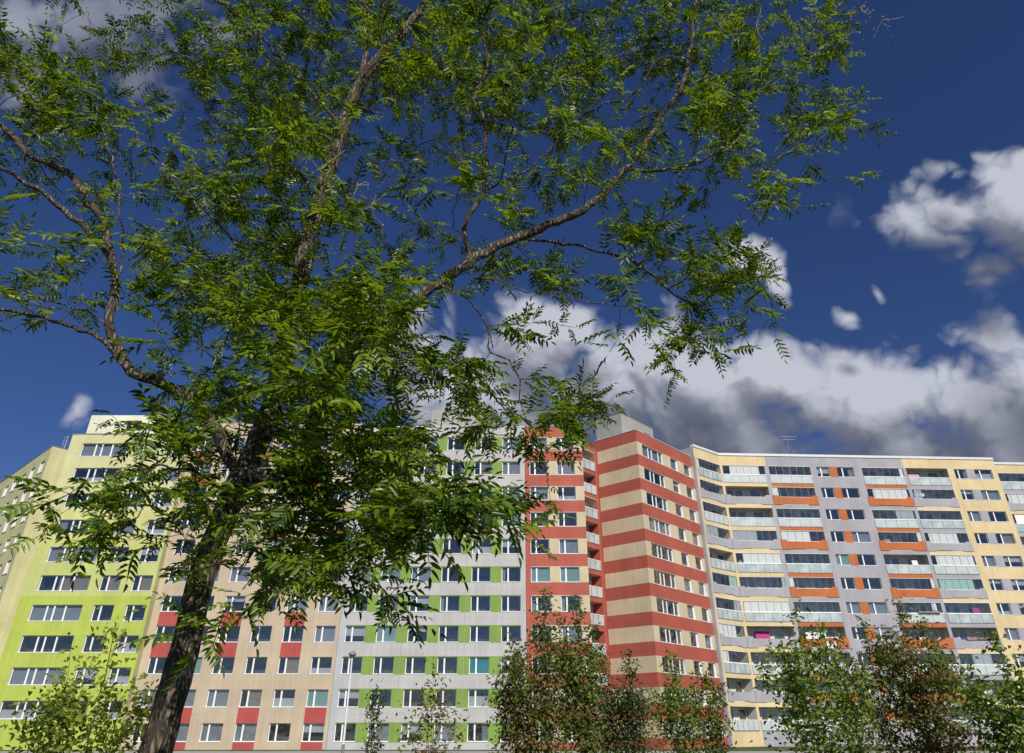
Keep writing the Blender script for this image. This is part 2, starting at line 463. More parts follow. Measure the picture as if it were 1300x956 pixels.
def add_window(root, fc, a, b, c, e, splits, style=None, depth=0.16):
    f, g, s_ = win_meshes(b - a, e - c, splits)
    o = Vector(fc.pt(a, c, -depth)) - root.location
    wo = link('window', f, root, o, fc.rz)
    link('pane', g, wo)
    link('sill', s_, wo)
    r = rnd.random() if style is None else None
    w, h = b - a, e - c
    if style is None:
        style = 'none' if r < .36 else 'sheer' if r < .60 else 'half' if r < .76 else 'side' if r < .86 else 'blind' if r < .92 else 'beige'
    yb = .16
    if style == 'sheer': link('curtain', curtain_mesh(w - .04, h - .06, 'sheer'), wo, (.02, yb, .03))
    elif style == 'half': hh = h * rnd.choice((.35, .5, .6)); link('curtain', curtain_mesh(w - .04, hh, 'blind_white', False), wo, (.02, yb, h - hh if rnd.random() < .6 else .02))
    elif style == 'side':
        ww = w * rnd.choice((.18, .3)); link('curtain', curtain_mesh(ww, h - .06, 'sheer'), wo, (.02 if rnd.random() < .5 else w - ww - .02, yb, .03))
    elif style == 'blind': link('curtain', curtain_mesh(w - .06, h - .06, 'blind_mint', False), wo, (.03, yb - .06, .03))
    elif style == 'white': link('curtain', curtain_mesh(w - .06, h - .06, 'blind_white', False), wo, (.03, yb - .06, .03))
    elif style == 'teal': link('curtain', curtain_mesh(w - .06, h - .06, 'blind_teal', False), wo, (.03, yb - .06, .03))
    elif style == 'beige': link('curtain', curtain_mesh(w * .6, h - .06, 'curtain_beige'), wo, (w * .36, yb, .03))
    return wo
def shell(mb, pts, z0, z1, skip, mat, roofmat='roof_felt'):
    """closed body: walls along the footprint (counter-clockwise from above) except the skipped edges, plus the flat roof"""
    n = len(pts)
    for i in range(n):
        if i in skip: continue
        a, b = pts[i], pts[(i + 1) % n]
        mb.quad([(a[0], a[1], z0), (b[0], b[1], z0), (b[0], b[1], z1), (a[0], a[1], z1)], mat)
    mb.quad([(p[0], p[1], z1 - .02) for p in pts], roofmat)
def coping(fcs, z, mat, h=.12, out=.08, depth=.35):
    mb = MB()
    for fc, a, b in fcs:
        q = lambda w, zz, o_: fc.pt(w, zz, o_)
        P = [q(a, z, out), q(b, z, out), q(b, z, -depth), q(a, z, -depth)]
        T = [(x, y, zz + h) for x, y, zz in P]
        mb.quad(P[::-1], mat); mb.quad(T, mat)
        for i in range(4): mb.quad([P[i], P[(i + 1) % 4], T[(i + 1) % 4], T[i]], mat)
    return mb
def finish_building(root, wall, cop):
    link('wall', wall.mesh('wall', root.location), root)
    link('roof_coping', cop.mesh('roof_coping', root.location), root)

FL = 2.8
# ------------------------------------------------------------------ ground
g = MB(); g.quad([(-900, -300, 0), (900, -300, 0), (900, 1800, 0), (-900, 1800, 0)], 'grass_ground')
tag(link('ground', g.mesh('ground')), kind='structure')
g = MB(); g.quad([(-200, 60, .004), (200, 60, .004), (200, 64, .004), (-200, 64, .004)], 'asphalt')
tag(link('path', g.mesh('path')), kind='structure')
g = MB(); g.box(-200, 200, 59.85, 60, 0, .12, 'concrete'); g.box(-200, 200, 64, 64.15, 0, .12, 'concrete')
tag(link('kerb', g.mesh('kerb')), kind='structure')

# ------------------------------------------------------------------ 1 lime wing receding left
C = (-53.0, 76.6)
dl = Vector((-.731, .682)).normalized(); dq = Vector((.682, .731)).normalized()
far = (C[0] + dl.x * 42, C[1] + dl.y * 42)
rt = (C[0] + dq.x * 13, C[1] + dq.y * 13)
farr = (far[0] + dq.x * 13, far[1] + dq.y * 13)
root = empty('apartment_building', (far[0] * .5 + C[0] * .5, far[1] * .5 + C[1] * .5, 0), 'pale yellow-green apartment wing receding at the far left edge with small deep-set windows', 'apartment block', 'apartment blocks of the estate')
fcL = Face(far, C); fcS = Face(C, rt)
H = 30.2; mb = MB(); ops = []
cols = [42 - (.78 + 3.45 * k) - 2.0 for k in range(11)]
for k in range(10):
    for a in cols:
        if a > 0.6: ops.append((a, a + 1.7, 28.85 - FL * k - 1.45, 28.85 - FL * k, .16, 'offwhite', 'window'))
facade(mb, fcL, 0, 42, 0, H, ops, lambda w, z: 'lime_cream' if z > 12 else 'lime_mid')
facade(mb, fcS, 0, 13, 0, H, [], lambda w, z: 'lime_cream')
shell(mb, [far, C, rt, farr], 0, H, (0, 1), 'lime_cream')
for o in ops: add_window(root, fcL, *o[:4], (.35,), depth=.12)
finish_building(root, mb, coping([(fcL, 0, 42), (fcS, 0, 13)], H, 'dark_coping', .08, .04))
hb = MB(); a0 = Vector(fcL.pt(26, H, -2.2)); 
for (w0, w1, d0, d1, h0, h1) in ((22.5, 29.5, 1.6, 6, H + .0, H + 1.15),):
    p = [fcL.pt(w0, 0, -d0), fcL.pt(w1, 0, -d0), fcL.pt(w1, 0, -d1), fcL.pt(w0, 0, -d1)]
    shell(hb, [(q[0], q[1]) for q in p], h0, h1, (), 'white_cream')
link('roof_housing', hb.mesh('roof_housing', root.location), root)

# ------------------------------------------------------------------ 2 lime front block
fc = Face((-48.6, 72.9), (-35.65, 72.9)); W = 12.95; H = 30.2
root = empty('apartment_building', (-42, 72.9, 0), 'lime green apartment block at the left with wide four-light windows and a white roof box', 'apartment block', 'apartment blocks of the estate')
mb = MB(); ops = []
sty = []
for k in range(11):
    zt = 29.15 - FL * k
    if zt - 1.5 < .3: continue
    for (a, b) in ((1.4, 6.4), (7.5, 9.5), (10.7, 12.65)):
        ops.append((a, b, zt - 1.5, zt, .16, 'offwhite', 'window'))
def lime(w, z):
    return 'lime' if z < 13.2 else 'lime_mid' if z < 18.8 else 'lime_pale' if z < 21.7 else 'lime_cream'
facade(mb, fc, 0, W, 0, H, ops, lime, (), (13.2, 18.8, 21.7))
pts = [(-48.6, 72.9), (-35.65, 72.9), (-35.65, 86), (-48.6, 86)]
shell(mb, pts, 0, H, (0,), 'lime_cream')
for o in ops:
    wide = o[1] - o[0] > 3
    add_window(root, fc, *o[:4], (.30, .44, .66) if wide else (.34,))
finish_building(root, mb, coping([(fc, 0, W), (Face((-48.6, 86), (-48.6, 72.9)), 0, 13.1)], H, 'grey_metal', .09, .05))
hb = MB(); hf = Face((-48.3, 74.6), (-40.0, 74.6))
facade(hb, hf, 0, 8.3, H, 33.2, [(4.2, 6.0, 31.45, 32.55, .14, 'offwhite', 'window')], lambda w, z: 'white_cream')
shell(hb, [(-48.3, 74.6), (-40, 74.6), (-40, 82), (-48.3, 82)], H, 33.2, (0,), 'white_cream')
link('roof_housing', hb.mesh('roof_housing', root.location), root)
add_window(root, hf, 4.2, 6.0, 31.45, 32.55, (.4,), 'none')

# ------------------------------------------------------------------ 3 beige block with red panels
XB0, XB1 = -35.62, -16.93
fc = Face((XB0, 73.7), (XB1, 73.7)); W = XB1 - XB0; H = 31.9
root = empty('apartment_building', (-26, 73.7, 0), 'beige apartment block with red panels under some windows, standing behind the big tree trunk', 'apartment block', 'apartment blocks of the estate')
mb = MB(); ops = []
lefts = [-34.85 + 3.12 * i - XB0 for i in range(6)]
zt0 = 30.12
gaps = {(k): 'odd' for k in (0, 1, 2)}
def beige(w, z):
    for i, a in enumerate(lefts):
        if a - .02 < w < a + 2.0:
            for k in range(11):
                if zt0 - FL * k - FL < z < zt0 - FL * k - 1.48:     # spandrel under row k (from the top)
                    if k in (0, 1, 7, 6) and i % 2 == 0: return 'redpanel'
                    if k in (4, 3) and i % 2 == 1: return 'redpanel'
                    if k in (9, 10) and i % 2 == 1: return 'redpanel'
    return 'beige'
for k in range(11):
    for a in lefts:
        if zt0 - FL * k - 1.48 > .3: ops.append((a, a + 1.98, zt0 - FL * k - 1.48, zt0 - FL * k, .16, 'offwhite', 'window'))
facade(mb, fc, 0, W, 0, H, ops, beige)
shell(mb, [(XB0, 73.7), (XB1, 73.7), (XB1, 86), (XB0, 86)], 0, H, (0,), 'beige')
for o in ops: add_window(root, fc, *o[:4], (.34,))
finish_building(root, mb, coping([(fc, 0, W)], H, 'grey_metal', .08, .05))

# ------------------------------------------------------------------ 4 grey block with green panels
XG0, XG1 = -16.9, 1.40
fc = Face((XG0, 73.7), (XG1, 73.7)); W = XG1 - XG0; H = 31.4
root = empty('apartment_building', (-8, 73.7, 0), 'light grey apartment block with green panels between its windows left of the red block', 'apartment block', 'apartment blocks of the estate')
mb = MB(); ops = []
lefts = [-16.3 + 3.05 * i - XG0 for i in range(6)]
def grey(w, z):
    for k in range(11):
        if zt0 - FL * k - 1.55 < z < zt0 - FL * k + .07 and lefts[0] < w < lefts[-1] + 1.0: return 'green'
    return 'grey_blue' if w < .55 else 'grey_light'
zc = []
for k in range(11):
    if zt0 - FL * k - 1.48 < .3: continue
    zc += [zt0 - FL * k - 1.55, zt0 - FL * k + .07]
    for a in lefts: ops.append((a, a + 1.93, zt0 - FL * k - 1.48, zt0 - FL * k, .16, 'offwhite', 'window'))
facade(mb, fc, 0, W, 0, H, ops, grey, (.55,), zc)
# panel joints
for wj in (lefts[1] + 2.5, lefts[3] + 2.5):
    mb.quad([fc.pt(wj, .2, .003), fc.pt(wj + .035, .2, .003), fc.pt(wj + .035, H - .2, .003), fc.pt(wj, H - .2, .003)], 'concrete')
shell(mb, [(XG0, 73.7), (XG1, 73.7), (XG1, 86), (XG0, 86)], 0, H, (0,), 'grey_light')
special = {(4, 8): 'teal', (5, 0): None, (0, 7): 'half'}
for i, o in enumerate(ops):
    c_, k_ = i % 6, i // 6
    add_window(root, fc, *o[:4], (.34,), special.get((c_, k_)))
finish_building(root, mb, coping([(fc, 0, W)], H, 'coping', .08, .05))
hb = MB(); shell(hb, [(-9.5, 77), (-4.4, 77), (-3.2, 79), (-3.2, 83), (-9.5, 83)], H, 34.9, (), 'grey_housing')
link('roof_housing', hb.mesh('roof_housing', root.location), root)

# ------------------------------------------------------------------ 5 red and cream flat block
XA0, XA1 = 1.43, 7.77
fc = Face((XA0, 73.7), (XA1, 73.7)); W = XA1 - XA0; H = 31.35
root = empty('apartment_building', (4.6, 73.7, 0), 'narrow red apartment block with two window columns and cream panels right of the grey block', 'apartment block', 'apartment blocks of the estate')
mb = MB(); ops = []
def redA(w, z):
    if w > .5:
        for k in range(11):
            if zt0 - FL * k - 1.50 < z < zt0 - FL * k + .06: return 'cream'
    return 'salmon'
zc = []
for k in range(11):
    if zt0 - FL * k - 1.48 < .3: continue
    zc += [zt0 - FL * k - 1.50, zt0 - FL * k + .06]
    for a in (.5, 3.48): ops.append((a, a + 1.93, zt0 - FL * k - 1.48, zt0 - FL * k, .16, 'offwhite', 'window'))
facade(mb, fc, 0, W, 0, H, ops, redA, (.5,), zc)
shell(mb, [(XA0, 73.7), (XA1, 73.7), (XA1, 86), (XA0, 86)], 0, H, (0,), 'salmon')
stA = ['sheer', 'sheer', 'none', 'sheer', 'sheer', 'half', 'none', 'none', 'none', 'sheer', 'blind', 'blind', 'side', 'side', 'none', 'sheer']
for i, o in enumerate(ops): add_window(root, fc, *o[:4], (.30,), stA[i] if i < len(stA) else None)
finish_building(root, mb, coping([(fc, 0, W)], H, 'salmon', .07, .04))

# ------------------------------------------------------------------ balconies
def parapet_mesh(w, mat, h=1.05):
    """painted concrete parapet with raised ends and a slot under its middle"""
    key = ('par', round(w, 2), mat)
    if key in _cur: return _cur[key]
    mb = MB(); y0, y1 = -.07, .05; e = .11 * w; s0, s1 = .2 * w, .78 * w
    prof = [(0, 0), (s0, 0), (s0 + .06, .09), (s1 - .06, .09), (s1, 0), (w, 0), (w, h + .16), (w - e, h + .16), (w - e - .22, h - .06), (e + .22, h - .06), (e, h + .16), (0, h + .16)]
    n = len(prof)
    # split into quads column-wise for clean caps
    xs = sorted(set(p[0] for p in prof))
    def top(x):
        if x <= e or x >= w - e: return h + .16
        if x < e + .22: return h + .16 - (x - e) / .22 * .22
        if x > w - e - .22: return h + .16 - (w - e - x) / .22 * .22
        return h - .06
    def bot(x):
        if x <= s0 or x >= s1: return 0
        if x < s0 + .06: return (x - s0) / .06 * .09
        if x > s1 - .06: return (s1 - x) / .06 * .09
        return .09
    for a, b in zip(xs[:-1], xs[1:]):
        mb.quad([(a, y0, bot(a)), (b, y0, bot(b)), (b, y0, top(b)), (a, y0, top(a))], mat)
        mb.quad([(b, y1, bot(b)), (a, y1, bot(a)), (a, y1, top(a)), (b, y1, top(b))], mat)
        mb.quad([(a, y0, top(a)), (b, y0, top(b)), (b, y1, top(b)), (a, y1, top(a))], mat)
        mb.quad([(a, y0, bot(a)), (a, y1, bot(a)), (b, y1, bot(b)), (b, y0, bot(b))], 'concrete')
    mb.quad([(0, y1, 0), (0, y0, 0), (0, y0, h + .16), (0, y1, h + .16)], mat)
    mb.quad([(w, y0, 0), (w, y1, 0), (w, y1, h + .16), (w, y0, h + .16)], mat)
    _cur[key] = mb.mesh('parapet'); return _cur[key]
def rail_mesh(w, n=4, h=1.08):
    key = ('rail', round(w, 2), n)
    if key in _cur: return _cur[key]
    f = MB(); f.box(0, w, -.07, .0, h - .07, h, 'white_metal'); f.box(0, w, -.055, -.01, .0, .04, 'grey_metal')
    for i in range(n + 1):
        x = min(max(w * i / n - .02, 0), w - .04); f.box(x, x + .04, -.06, -.005, .04, h - .07, 'grey_metal')
    g_ = MB()
    for i in range(n): g_.box(w * i / n + .035, w * (i + 1) / n - .035, -.04, -.028, .06, h - .10, 'frosted')
    _cur[key] = (f.mesh('railing'), g_.mesh('glass_panel')); return _cur[key]
def glazing_mesh(w, h, n=6):
    key = ('glz', round(w, 2), round(h, 2), n)
    if key in _cur: return _cur[key]
    f = MB(); f.box(0, w, 0, .04, 0, .04, 'white_metal'); f.box(0, w, 0, .04, h - .04, h, 'white_metal')
    for i in range(n + 1):
        x = min(max(w * i / n - .01, 0), w - .02); f.box(x, x + .02, .005, .035, .04, h - .04, 'grey_metal')
    g_ = MB(); g_.box(.01, w - .01, .015, .022, .04, h - .04, 'glazing')
    _cur[key] = (f.mesh('glazing'), g_.mesh('pane')); return _cur[key]
_bw = {}
def backwins():
    if not _bw:
        for nm_, (x0, x1, z0, z1) in (('balcony_door', (.5, 1.35, .05, 2.15)), ('back_window', (1.5, 2.6, .85, 2.15)), ('wide_back_window', (3.5, 4.9, .85, 2.15))):  # the wider opening is simply a second back window of the loggia
            f = MB(); m = 'white_metal'; g_ = MB()
            f.box(x0, x1, -.05, .0, z0, z0 + .06, m); f.box(x0, x1, -.05, 0, z1 - .06, z1, m)
            f.box(x0, x0 + .07, -.049, 0, z0 + .06, z1 - .06, m); f.box(x1 - .07, x1, -.049, 0, z0 + .06, z1 - .06, m)
            g_.box(x0 + .07, x1 - .07, -.035, -.025, z0 + .06, z1 - .06, 'glass')
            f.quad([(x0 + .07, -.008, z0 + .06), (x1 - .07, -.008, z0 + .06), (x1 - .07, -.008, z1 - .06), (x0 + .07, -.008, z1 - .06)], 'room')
            _bw[nm_] = (f.mesh(nm_), g_.mesh('pane'))
    return _bw
def balcony(root, fc, w0, w1, ztop, zbot, kind, colr, glz=None, curt=None, ctype='blind_white', n=4):
    w = w1 - w0
    loc = Vector(fc.pt(w0, zbot)) - root.location
    if kind == 'solid':
        b = link('balcony', parapet_mesh(w + .3, colr), root, Vector(fc.pt(w0 - .15, zbot - .02)) - root.location, fc.rz); zr = 1.0; ox = .15
    else:
        f, g_ = rail_mesh(w, n); b = link('balcony', f, root, loc, fc.rz); link('glass_panel', g_, b); zr = 1.09; ox = 0
    if w > 4.5:
        for nm_, (fm, pm) in backwins().items():
            q = link(nm_, fm, root, Vector(fc.pt(w0 + (w - 5.5) / 2, zbot, -1.29)) - root.location, fc.rz); link('pane', pm, q)
    h = ztop - zbot - zr
    if glz:
        f, g_ = glazing_mesh(w, h); link('glazing', f, b, (ox, .0, zr)); link('glazing_pane', g_, b, (ox, .0, zr))
    if curt:
        a, c_ = curt
        hh = h - .04
        link('curtain', curtain_mesh(w * (c_ - a), hh, ctype, True), b, (ox + w * a, .09, zr + .02))
    return b

# ------------------------------------------------------------------ 6 red striped corner wing with the recessed balconies
cB = (14.2, 75.5); dR = Vector((.6743, .7384)); lB = (10.0, 79.25); eB = (cB[0] + dR.x * 13.35, cB[1] + dR.y * 13.35)
root = empty('apartment_building', (14.2, 75.5, 0), 'corner apartment block with red and cream horizontal stripes and a sharp vertical edge', 'apartment block', 'apartment blocks of the estate')
mb = MB(); H = 31.8; zt = 30.38
fR = Face(cB, eB); fL = Face(lB, cB); pB = (lB[0] - dR.x * 4.6, lB[1] - dR.y * 4.6); fP = Face(pB, lB)
zc = []; ops = []
for k in range(11):
    if zt - FL * k - 1.45 < .3: continue
    zc += [zt - FL * k - 1.47, zt - FL * k + .03]
    for (a, b) in ((1.08, 5.5), (7.25, 8.9), (10.4, 12.05)): ops.append((a, b, zt - FL * k - 1.44, zt - FL * k, .16, 'offwhite', 'window'))
def redB(w, z):
    if w < 12.75:
        for k in range(11):
            if zt - FL * k - 1.47 < z < zt - FL * k + .03: return 'cream'
    return 'redwing'
facade(mb, fR, 0, fR.L, 0, H, ops, redB, (12.75, .0), zc)
def redBL(w, z):
    for k in range(11):
        if w > .15 and zt - FL * k - 1.47 < z < zt - FL * k + .03: return 'cream'
    return 'redwing'
facade(mb, fL, 0, fL.L, 0, H, [], redBL, (.15,), zc)
lops = []
for k in range(11):
    zb = 30.15 - FL * k - 2.28
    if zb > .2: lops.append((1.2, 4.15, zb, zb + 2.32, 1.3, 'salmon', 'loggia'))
facade(mb, fP, 0, 4.6, 0, 30.7, lops, lambda w, z: 'redwing')
inn = Vector((-dR.y, dR.x))
bB = (eB[0] + inn.x * 11, eB[1] + inn.y * 11); b2 = (pB[0] + inn.x * 4, pB[1] + inn.y * 4)
shell(mb, [cB, eB, bB, (lB[0] + inn.x * 5.4, lB[1] + inn.y * 5.4), lB], 0, H, (0, 4), 'redwing')
shell(mb, [pB, lB, (lB[0] + inn.x * 4, lB[1] + inn.y * 4), b2], 0, 30.7, (0, 1), 'redwing')
for i, o in enumerate(ops):
    wide = o[1] - o[0] > 3
    add_window(root, fR, *o[:4], (.33, .50, .82) if wide else (.93,), 'none' if wide and rnd.random() < .6 else None)
for k, o in enumerate(lops):
    b = balcony(root, fP, o[0], o[1], o[3], o[2], 'rail', None, glz=(k in (0, 2)), n=3)
finish_building(root, mb, coping([(fR, 0, fR.L), (fL, 0, fL.L)], H, 'coping', .06, .05))
hb = MB()
K = Vector((13.05, 77.95)); a_ = K + dR * 7.1; lft = K + inn * 3.7
pts = [(K.x, K.y), (a_.x, a_.y), (a_.x + inn.x * 3.7, a_.y + inn.y * 3.7), (lft.x, lft.y)]
hf = Face(pts[0], pts[1])
facade(hb, hf, 0, hf.L, H, 35.0, [(4.9, 6.4, 33.1, 33.9, .25, 'grey_housing', 'window')], lambda w, z: 'grey_housing')
shell(hb, pts, H, 35.0, (0,), 'grey_housing')
for e_ in (hf, Face(pts[3], pts[0])):
    c2 = coping([(e_, 0, e_.L)], 35.0, 'dark_coping', .07, .05, .3)
    off = len(hb.v); hb.v += c2.v; hb.f += [tuple(i + off for i in f_) for f_ in c2.f]; mi = hb.mi('dark_coping'); hb.m += [mi] * len(c2.m)
link('roof_housing', hb.mesh('roof_housing', root.location), root)

# ------------------------------------------------------------------ 7 yellow / grey / orange balcony block
H = 33.1; ZT = 31.8
mA = (22.97, 84.5); mB_ = (27.1, 87.8); d7 = Vector((36.8, 1.8)).normalized(); e7 = (mB_[0] + d7.x * 37.2, mB_[1] + d7.y * 37.2)
root = empty('apartment_building', (45, 88.6, 0), 'long yellow and lavender grey apartment block with orange trimmed balconies at the right', 'apartment block', 'apartment blocks of the estate')
mb = MB(); fA = Face(mA, mB_); fM = Face(mB_, e7)
bays = [(.28, 5.9, 'y'), (6.4, 11.98, 'o'), (18.85, 24.45, 'o'), (24.85, 30.45, 'g')]
NK = 11
def zr(k): return ZT - FL * k
ops = []; lop = []
for bi, (a, b, c) in enumerate(bays):
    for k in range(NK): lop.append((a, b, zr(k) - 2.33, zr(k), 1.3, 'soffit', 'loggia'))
wcols = [(12.8, 14.5), (15.5, 17.8), (31.35, 33.0), (34.1, 36.5)]
for k in range(NK):
    for (a, b) in wcols: ops.append((a, b, zr(k) - 1.38, zr(k) - .03, .16, 'offwhite', 'window'))
def main(w, z):
    if z > ZT + .02:
        return 'yellow' if w < 6.15 or w > 24.6 else 'lavender'
    if 14.5 < w < 15.5 or 33.0 < w < 34.1:
        for k in range(NK):
            if zr(k) - 1.42 < z < zr(k) + .01: return 'orange' if w < 20 else 'lavender'
    if w < .28: return 'yellow'
    if w > 30.45: return 'yellow'
    for bi, (a, b, c) in enumerate(bays):
        if a < w < b:
            for k in range(NK):
                if zr(k) - FL < z < zr(k) - 2.33:
                    if c == 'y': return 'yellow'
                    if c == 'o': return 'orange' if k % 2 == 0 else 'lavender'
                    return 'lavender' if k % 2 == 0 else 'yellow'
    if a and 5.9 < w < 6.4: return 'lavender'
    return 'lavender'
zcs = [ZT + .02]
for k in range(NK): zcs += [zr(k) - 1.42, zr(k) + .01]
facade(mb, fM, 0, 37.2, 0, H, ops + lop, main, (.28, 6.15, 14.5, 15.5, 24.6, 33.0, 34.1), zcs)
alop = [(.55, 5.25, zr(k) - 2.33, zr(k), 1.3, 'soffit', 'loggia') for k in range(NK)]
facade(mb, fA, 0, fA.L, 0, H, alop, lambda w, z: 'lavender' if w < .25 and z < ZT else 'yellow', (.25,), (ZT,))
nA = Vector((-.7071, .7071)); bk = 12
p1 = (mA[0] + nA.x * 4.5, mA[1] + nA.y * 4.5)
shell(mb, [mA, mB_, e7, (e7[0], e7[1] + bk), (p1[0], e7[1] + bk), p1], 0, H, (0, 1), 'lavender')
for o in ops: add_window(root, fM, *o[:4], (.36,) if o[1] - o[0] < 2 else (.34,))
CUR = {0: {0: ('g', (.17, .86), 'blind_white'), 3: ('g', (.0, .55), 'sheer'), 4: ('g', (.16, 1.0), 'blind_white'), 5: ('g', (.93, 1), 'blind_mint'), 6: ('g', (.02, 1.0), 'blind_white'), 9: ('g', None, '')},
       1: {0: ('g', None, ''), 1: ('g', (0, .13), 'blind_white'), 2: ('g', None, ''), 3: ('g', (.02, .66), 'blind_white'), 4: ('g', None, ''), 5: ('g', (0, .1), 'blind_white'), 6: ('g', None, ''), 9: ('g', (.5, .9), 'sheer')},
       2: {0: ('g', (.9, .98), 'blind_white'), 1: ('g', (.14, .95), 'blind_white'), 2: ('g', (.55, .96), 'sheer'), 3: ('g', (.9, 1), 'blind_white'), 5: ('g', (.92, 1), 'blind_white'), 6: ('g', (.8, .9), 'blind_white'), 8: ('g', None, '')},
       3: {1: ('g', (.05, .22), 'sheer'), 2: ('g', None, ''), 3: ('g', (.1, .76), 'blind_white'), 4: ('g', (.12, .97), 'blind_white'), 5: ('g', (.04, .80), 'blind_mint'), 6: ('g', None, ''), 8: ('g', (.3, .7), 'sheer')}}
for i, o in enumerate(lop):
    bi, k = i // NK, i % NK
    cu = CUR[bi].get(k)
    colr = {'y': 'lavender', 'o': 'orange', 'g': 'lavender'}[bays[bi][2]]
    balcony(root, fM, o[0], o[1], o[3], o[2], 'rail' if k % 2 == 0 else 'solid', colr, glz=bool(cu), curt=cu[1] if cu else None, ctype=cu[2] if cu and cu[2] else 'sheer', n=5 if bi == 0 else 4)
CA = {3: ((.0, .5), 'sheer'), 7: ((.0, .68), 'blind_white'), 8: ((0, .25), 'blind_white'), 1: (None, ''), 2: (None, ''), 5: ((.7, 1), 'blind_mint'), 0: ((.0, .08), 'blind_white'), 6: ((.75, 1), 'sheer')}
for k, o in enumerate(alop):
    cu = CA.get(k)
    balcony(root, fA, o[0], o[1], o[3], o[2], 'rail' if k % 2 == 0 else 'solid', 'lavender', glz=k in CA, curt=cu[0] if cu else None, ctype=(cu[1] if cu and cu[1] else 'sheer'), n=5)
finish_building(root, mb, coping([(fM, 0, 37.2), (fA, 0, fA.L)], H, 'coping', .32, .10, .4))

# ------------------------------------------------------------------ 8 end block at the right edge
n7 = Vector((d7.y, -d7.x))
s8 = (e7[0] + .02 - n7.x * 1.3, e7[1] - n7.y * 1.3); t8 = (s8[0] + d7.x * 26, s8[1] + d7.y * 26)
root = empty('apartment_building', (s8[0] + 13, s8[1], 0), 'yellow apartment block set slightly back at the right edge with stacked balconies', 'apartment block', 'apartment blocks of the estate')
f8 = Face(s8, t8); mb = MB(); lop = []; ops = []
for k in range(NK):
    lop.append((.8, 6.4, zr(k) - 2.33, zr(k), 1.3, 'soffit', 'loggia')); lop.append((6.9, 12.5, zr(k) - 2.33, zr(k), 1.3, 'soffit', 'loggia'))
    ops.append((14, 15.7, zr(k) - 1.38, zr(k) - .03, .16, 'offwhite', 'window')); ops.append((17, 19.3, zr(k) - 1.38, zr(k) - .03, .16, 'offwhite', 'window'))
def end8(w, z):
    if .8 < w < 6.4 or 6.9 < w < 12.5:
        for k in range(NK):
            if zr(k) - FL < z < zr(k) - 2.33: return 'yellow' if k % 2 else 'lavender'
    return 'yellow'
facade(mb, f8, 0, 26, 0, H - .15, lop + ops, end8)
shell(mb, [s8, t8, (t8[0], t8[1] + 11), (s8[0], s8[1] + 11)], 0, H - .15, (0,), 'yellow')
for i, o in enumerate(lop):
    k = i // 2
    balcony(root, f8, o[0], o[1], o[3], o[2], 'rail' if k % 2 == 0 else 'solid', 'lavender', glz=rnd.random() < .5, curt=(0.1, .6) if rnd.random() < .25 else None)
for o in ops: add_window(root, f8, *o[:4], (.36,))
finish_building(root, mb, coping([(f8, 0, 26)], H - .15, 'coping', .32, .10, .4))

# ------------------------------------------------------------------ roof antennas
def bars(name, root, segs, mat, n=5):
    mb = MB()
    for p0, p1, r in segs: mb.cyl(p0, p1, r, r, n, mat)
    return link(name, mb.mesh(name), root)
def antenna(p, label, arms, h, dish=False):
    root = empty('roof_antenna', p, label, 'antenna', 'antennas on the roofs')
    bars('mast', root, [((0, 0, 0), (0, 0, h), .05)], 'grey_metal')
    segs = []
    for (z, L, nn) in arms:
        segs.append(((-L * .35, 0, z), (L * .65, 0, z), .02))
        for i in range(nn):
            x = -L * .35 + L * i / (nn - 1); segs.append(((x, -.28, z), (x, .28, z), .012)); 
        segs.append(((-L * .35, 0, z - .25), (-L * .35, 0, z + .25), .02))
    bars('antenna_arm', root, segs, 'grey_metal')
    if dish:
        mb = MB(); c = Vector((-.55, -.35, .55)); ax = Vector((-.75, -.45, .5)).normalized(); q = ax.to_track_quat('Z', 'Y'); rings = []
        for j in range(4):
            r = .42 * j / 3; z = .16 * (j / 3) ** 2
            rings.append([c + q @ Vector((r * math.cos(2 * math.pi * k / 16), r * math.sin(2 * math.pi * k / 16), z)) for k in range(16)])
        for j in range(3):
            for k in range(16): mb.quad([rings[j][k], rings[j][(k + 1) % 16], rings[j + 1][(k + 1) % 16], rings[j + 1][k]], 'white_metal')
        mb.cyl(c, (0, 0, .5), .025, .025, 6, 'grey_metal'); mb.cyl(c + ax * .05, c + ax * .5, .015, .015, 5, 'grey_metal')
        link('satellite_dish', mb.mesh('satellite_dish'), root)
p = at(1003, 577, 90.0)
antenna((p.x, 90.0, 33.1), 'television antenna with a small white satellite dish on the roof of the lavender grey block', [(3.45, 2.1, 8), (3.05, 1.7, 6)], 3.6, True)
p = at(1189, 580, 91.0)
antenna((p.x, 91.0, 33.1), 'thin plain antenna mast above the balconies near the right end of the roof', [(.6, .5, 3)], 1.7)
p = at(84, 562, 78.0)
antenna((p.x, 78.0, 30.2), 'small dark antenna in the angle between the two lime green roofs', [(1.5, .9, 6), (1.0, 1.0, 5), (.6, .8, 5)], 1.8)

# ------------------------------------------------------------------ street furniture
p = at(447.7, 829, 38.0)
root = empty('street_lamp', (p.x, 38, 0), 'grey street lamp with a small round head in front of the grey and green block', 'street lamp')
mb = MB(); mb.cyl((0, 0, 0), (0, 0, 1.0), .075, .07, 12, 'grey_metal'); mb.cyl((0, 0, 1.0), (0, 0, 4.72), .05, .035, 12, 'white_pole'); link('pole', mb.mesh('pole'), root)
mb = MB(); mb.cyl((0, 0, 4.72), (0, 0, 4.86), .06, .19, 16, 'dark_coping'); mb.cyl((0, 0, 4.86), (0, 0, 4.96), .20, .16, 16, 'dark_coping'); mb.cyl((0, 0, 4.96), (0, 0, 5.02), .16, .03, 16, 'grey_metal')
link('lamp_head', mb.mesh('lamp_head'), root)
p = at(1046.5, 802, 34.0)
root = empty('signpost', (p.x, 34, 0), 'tall white pole with a small red plate near its top between the right hand trees', 'signpost')
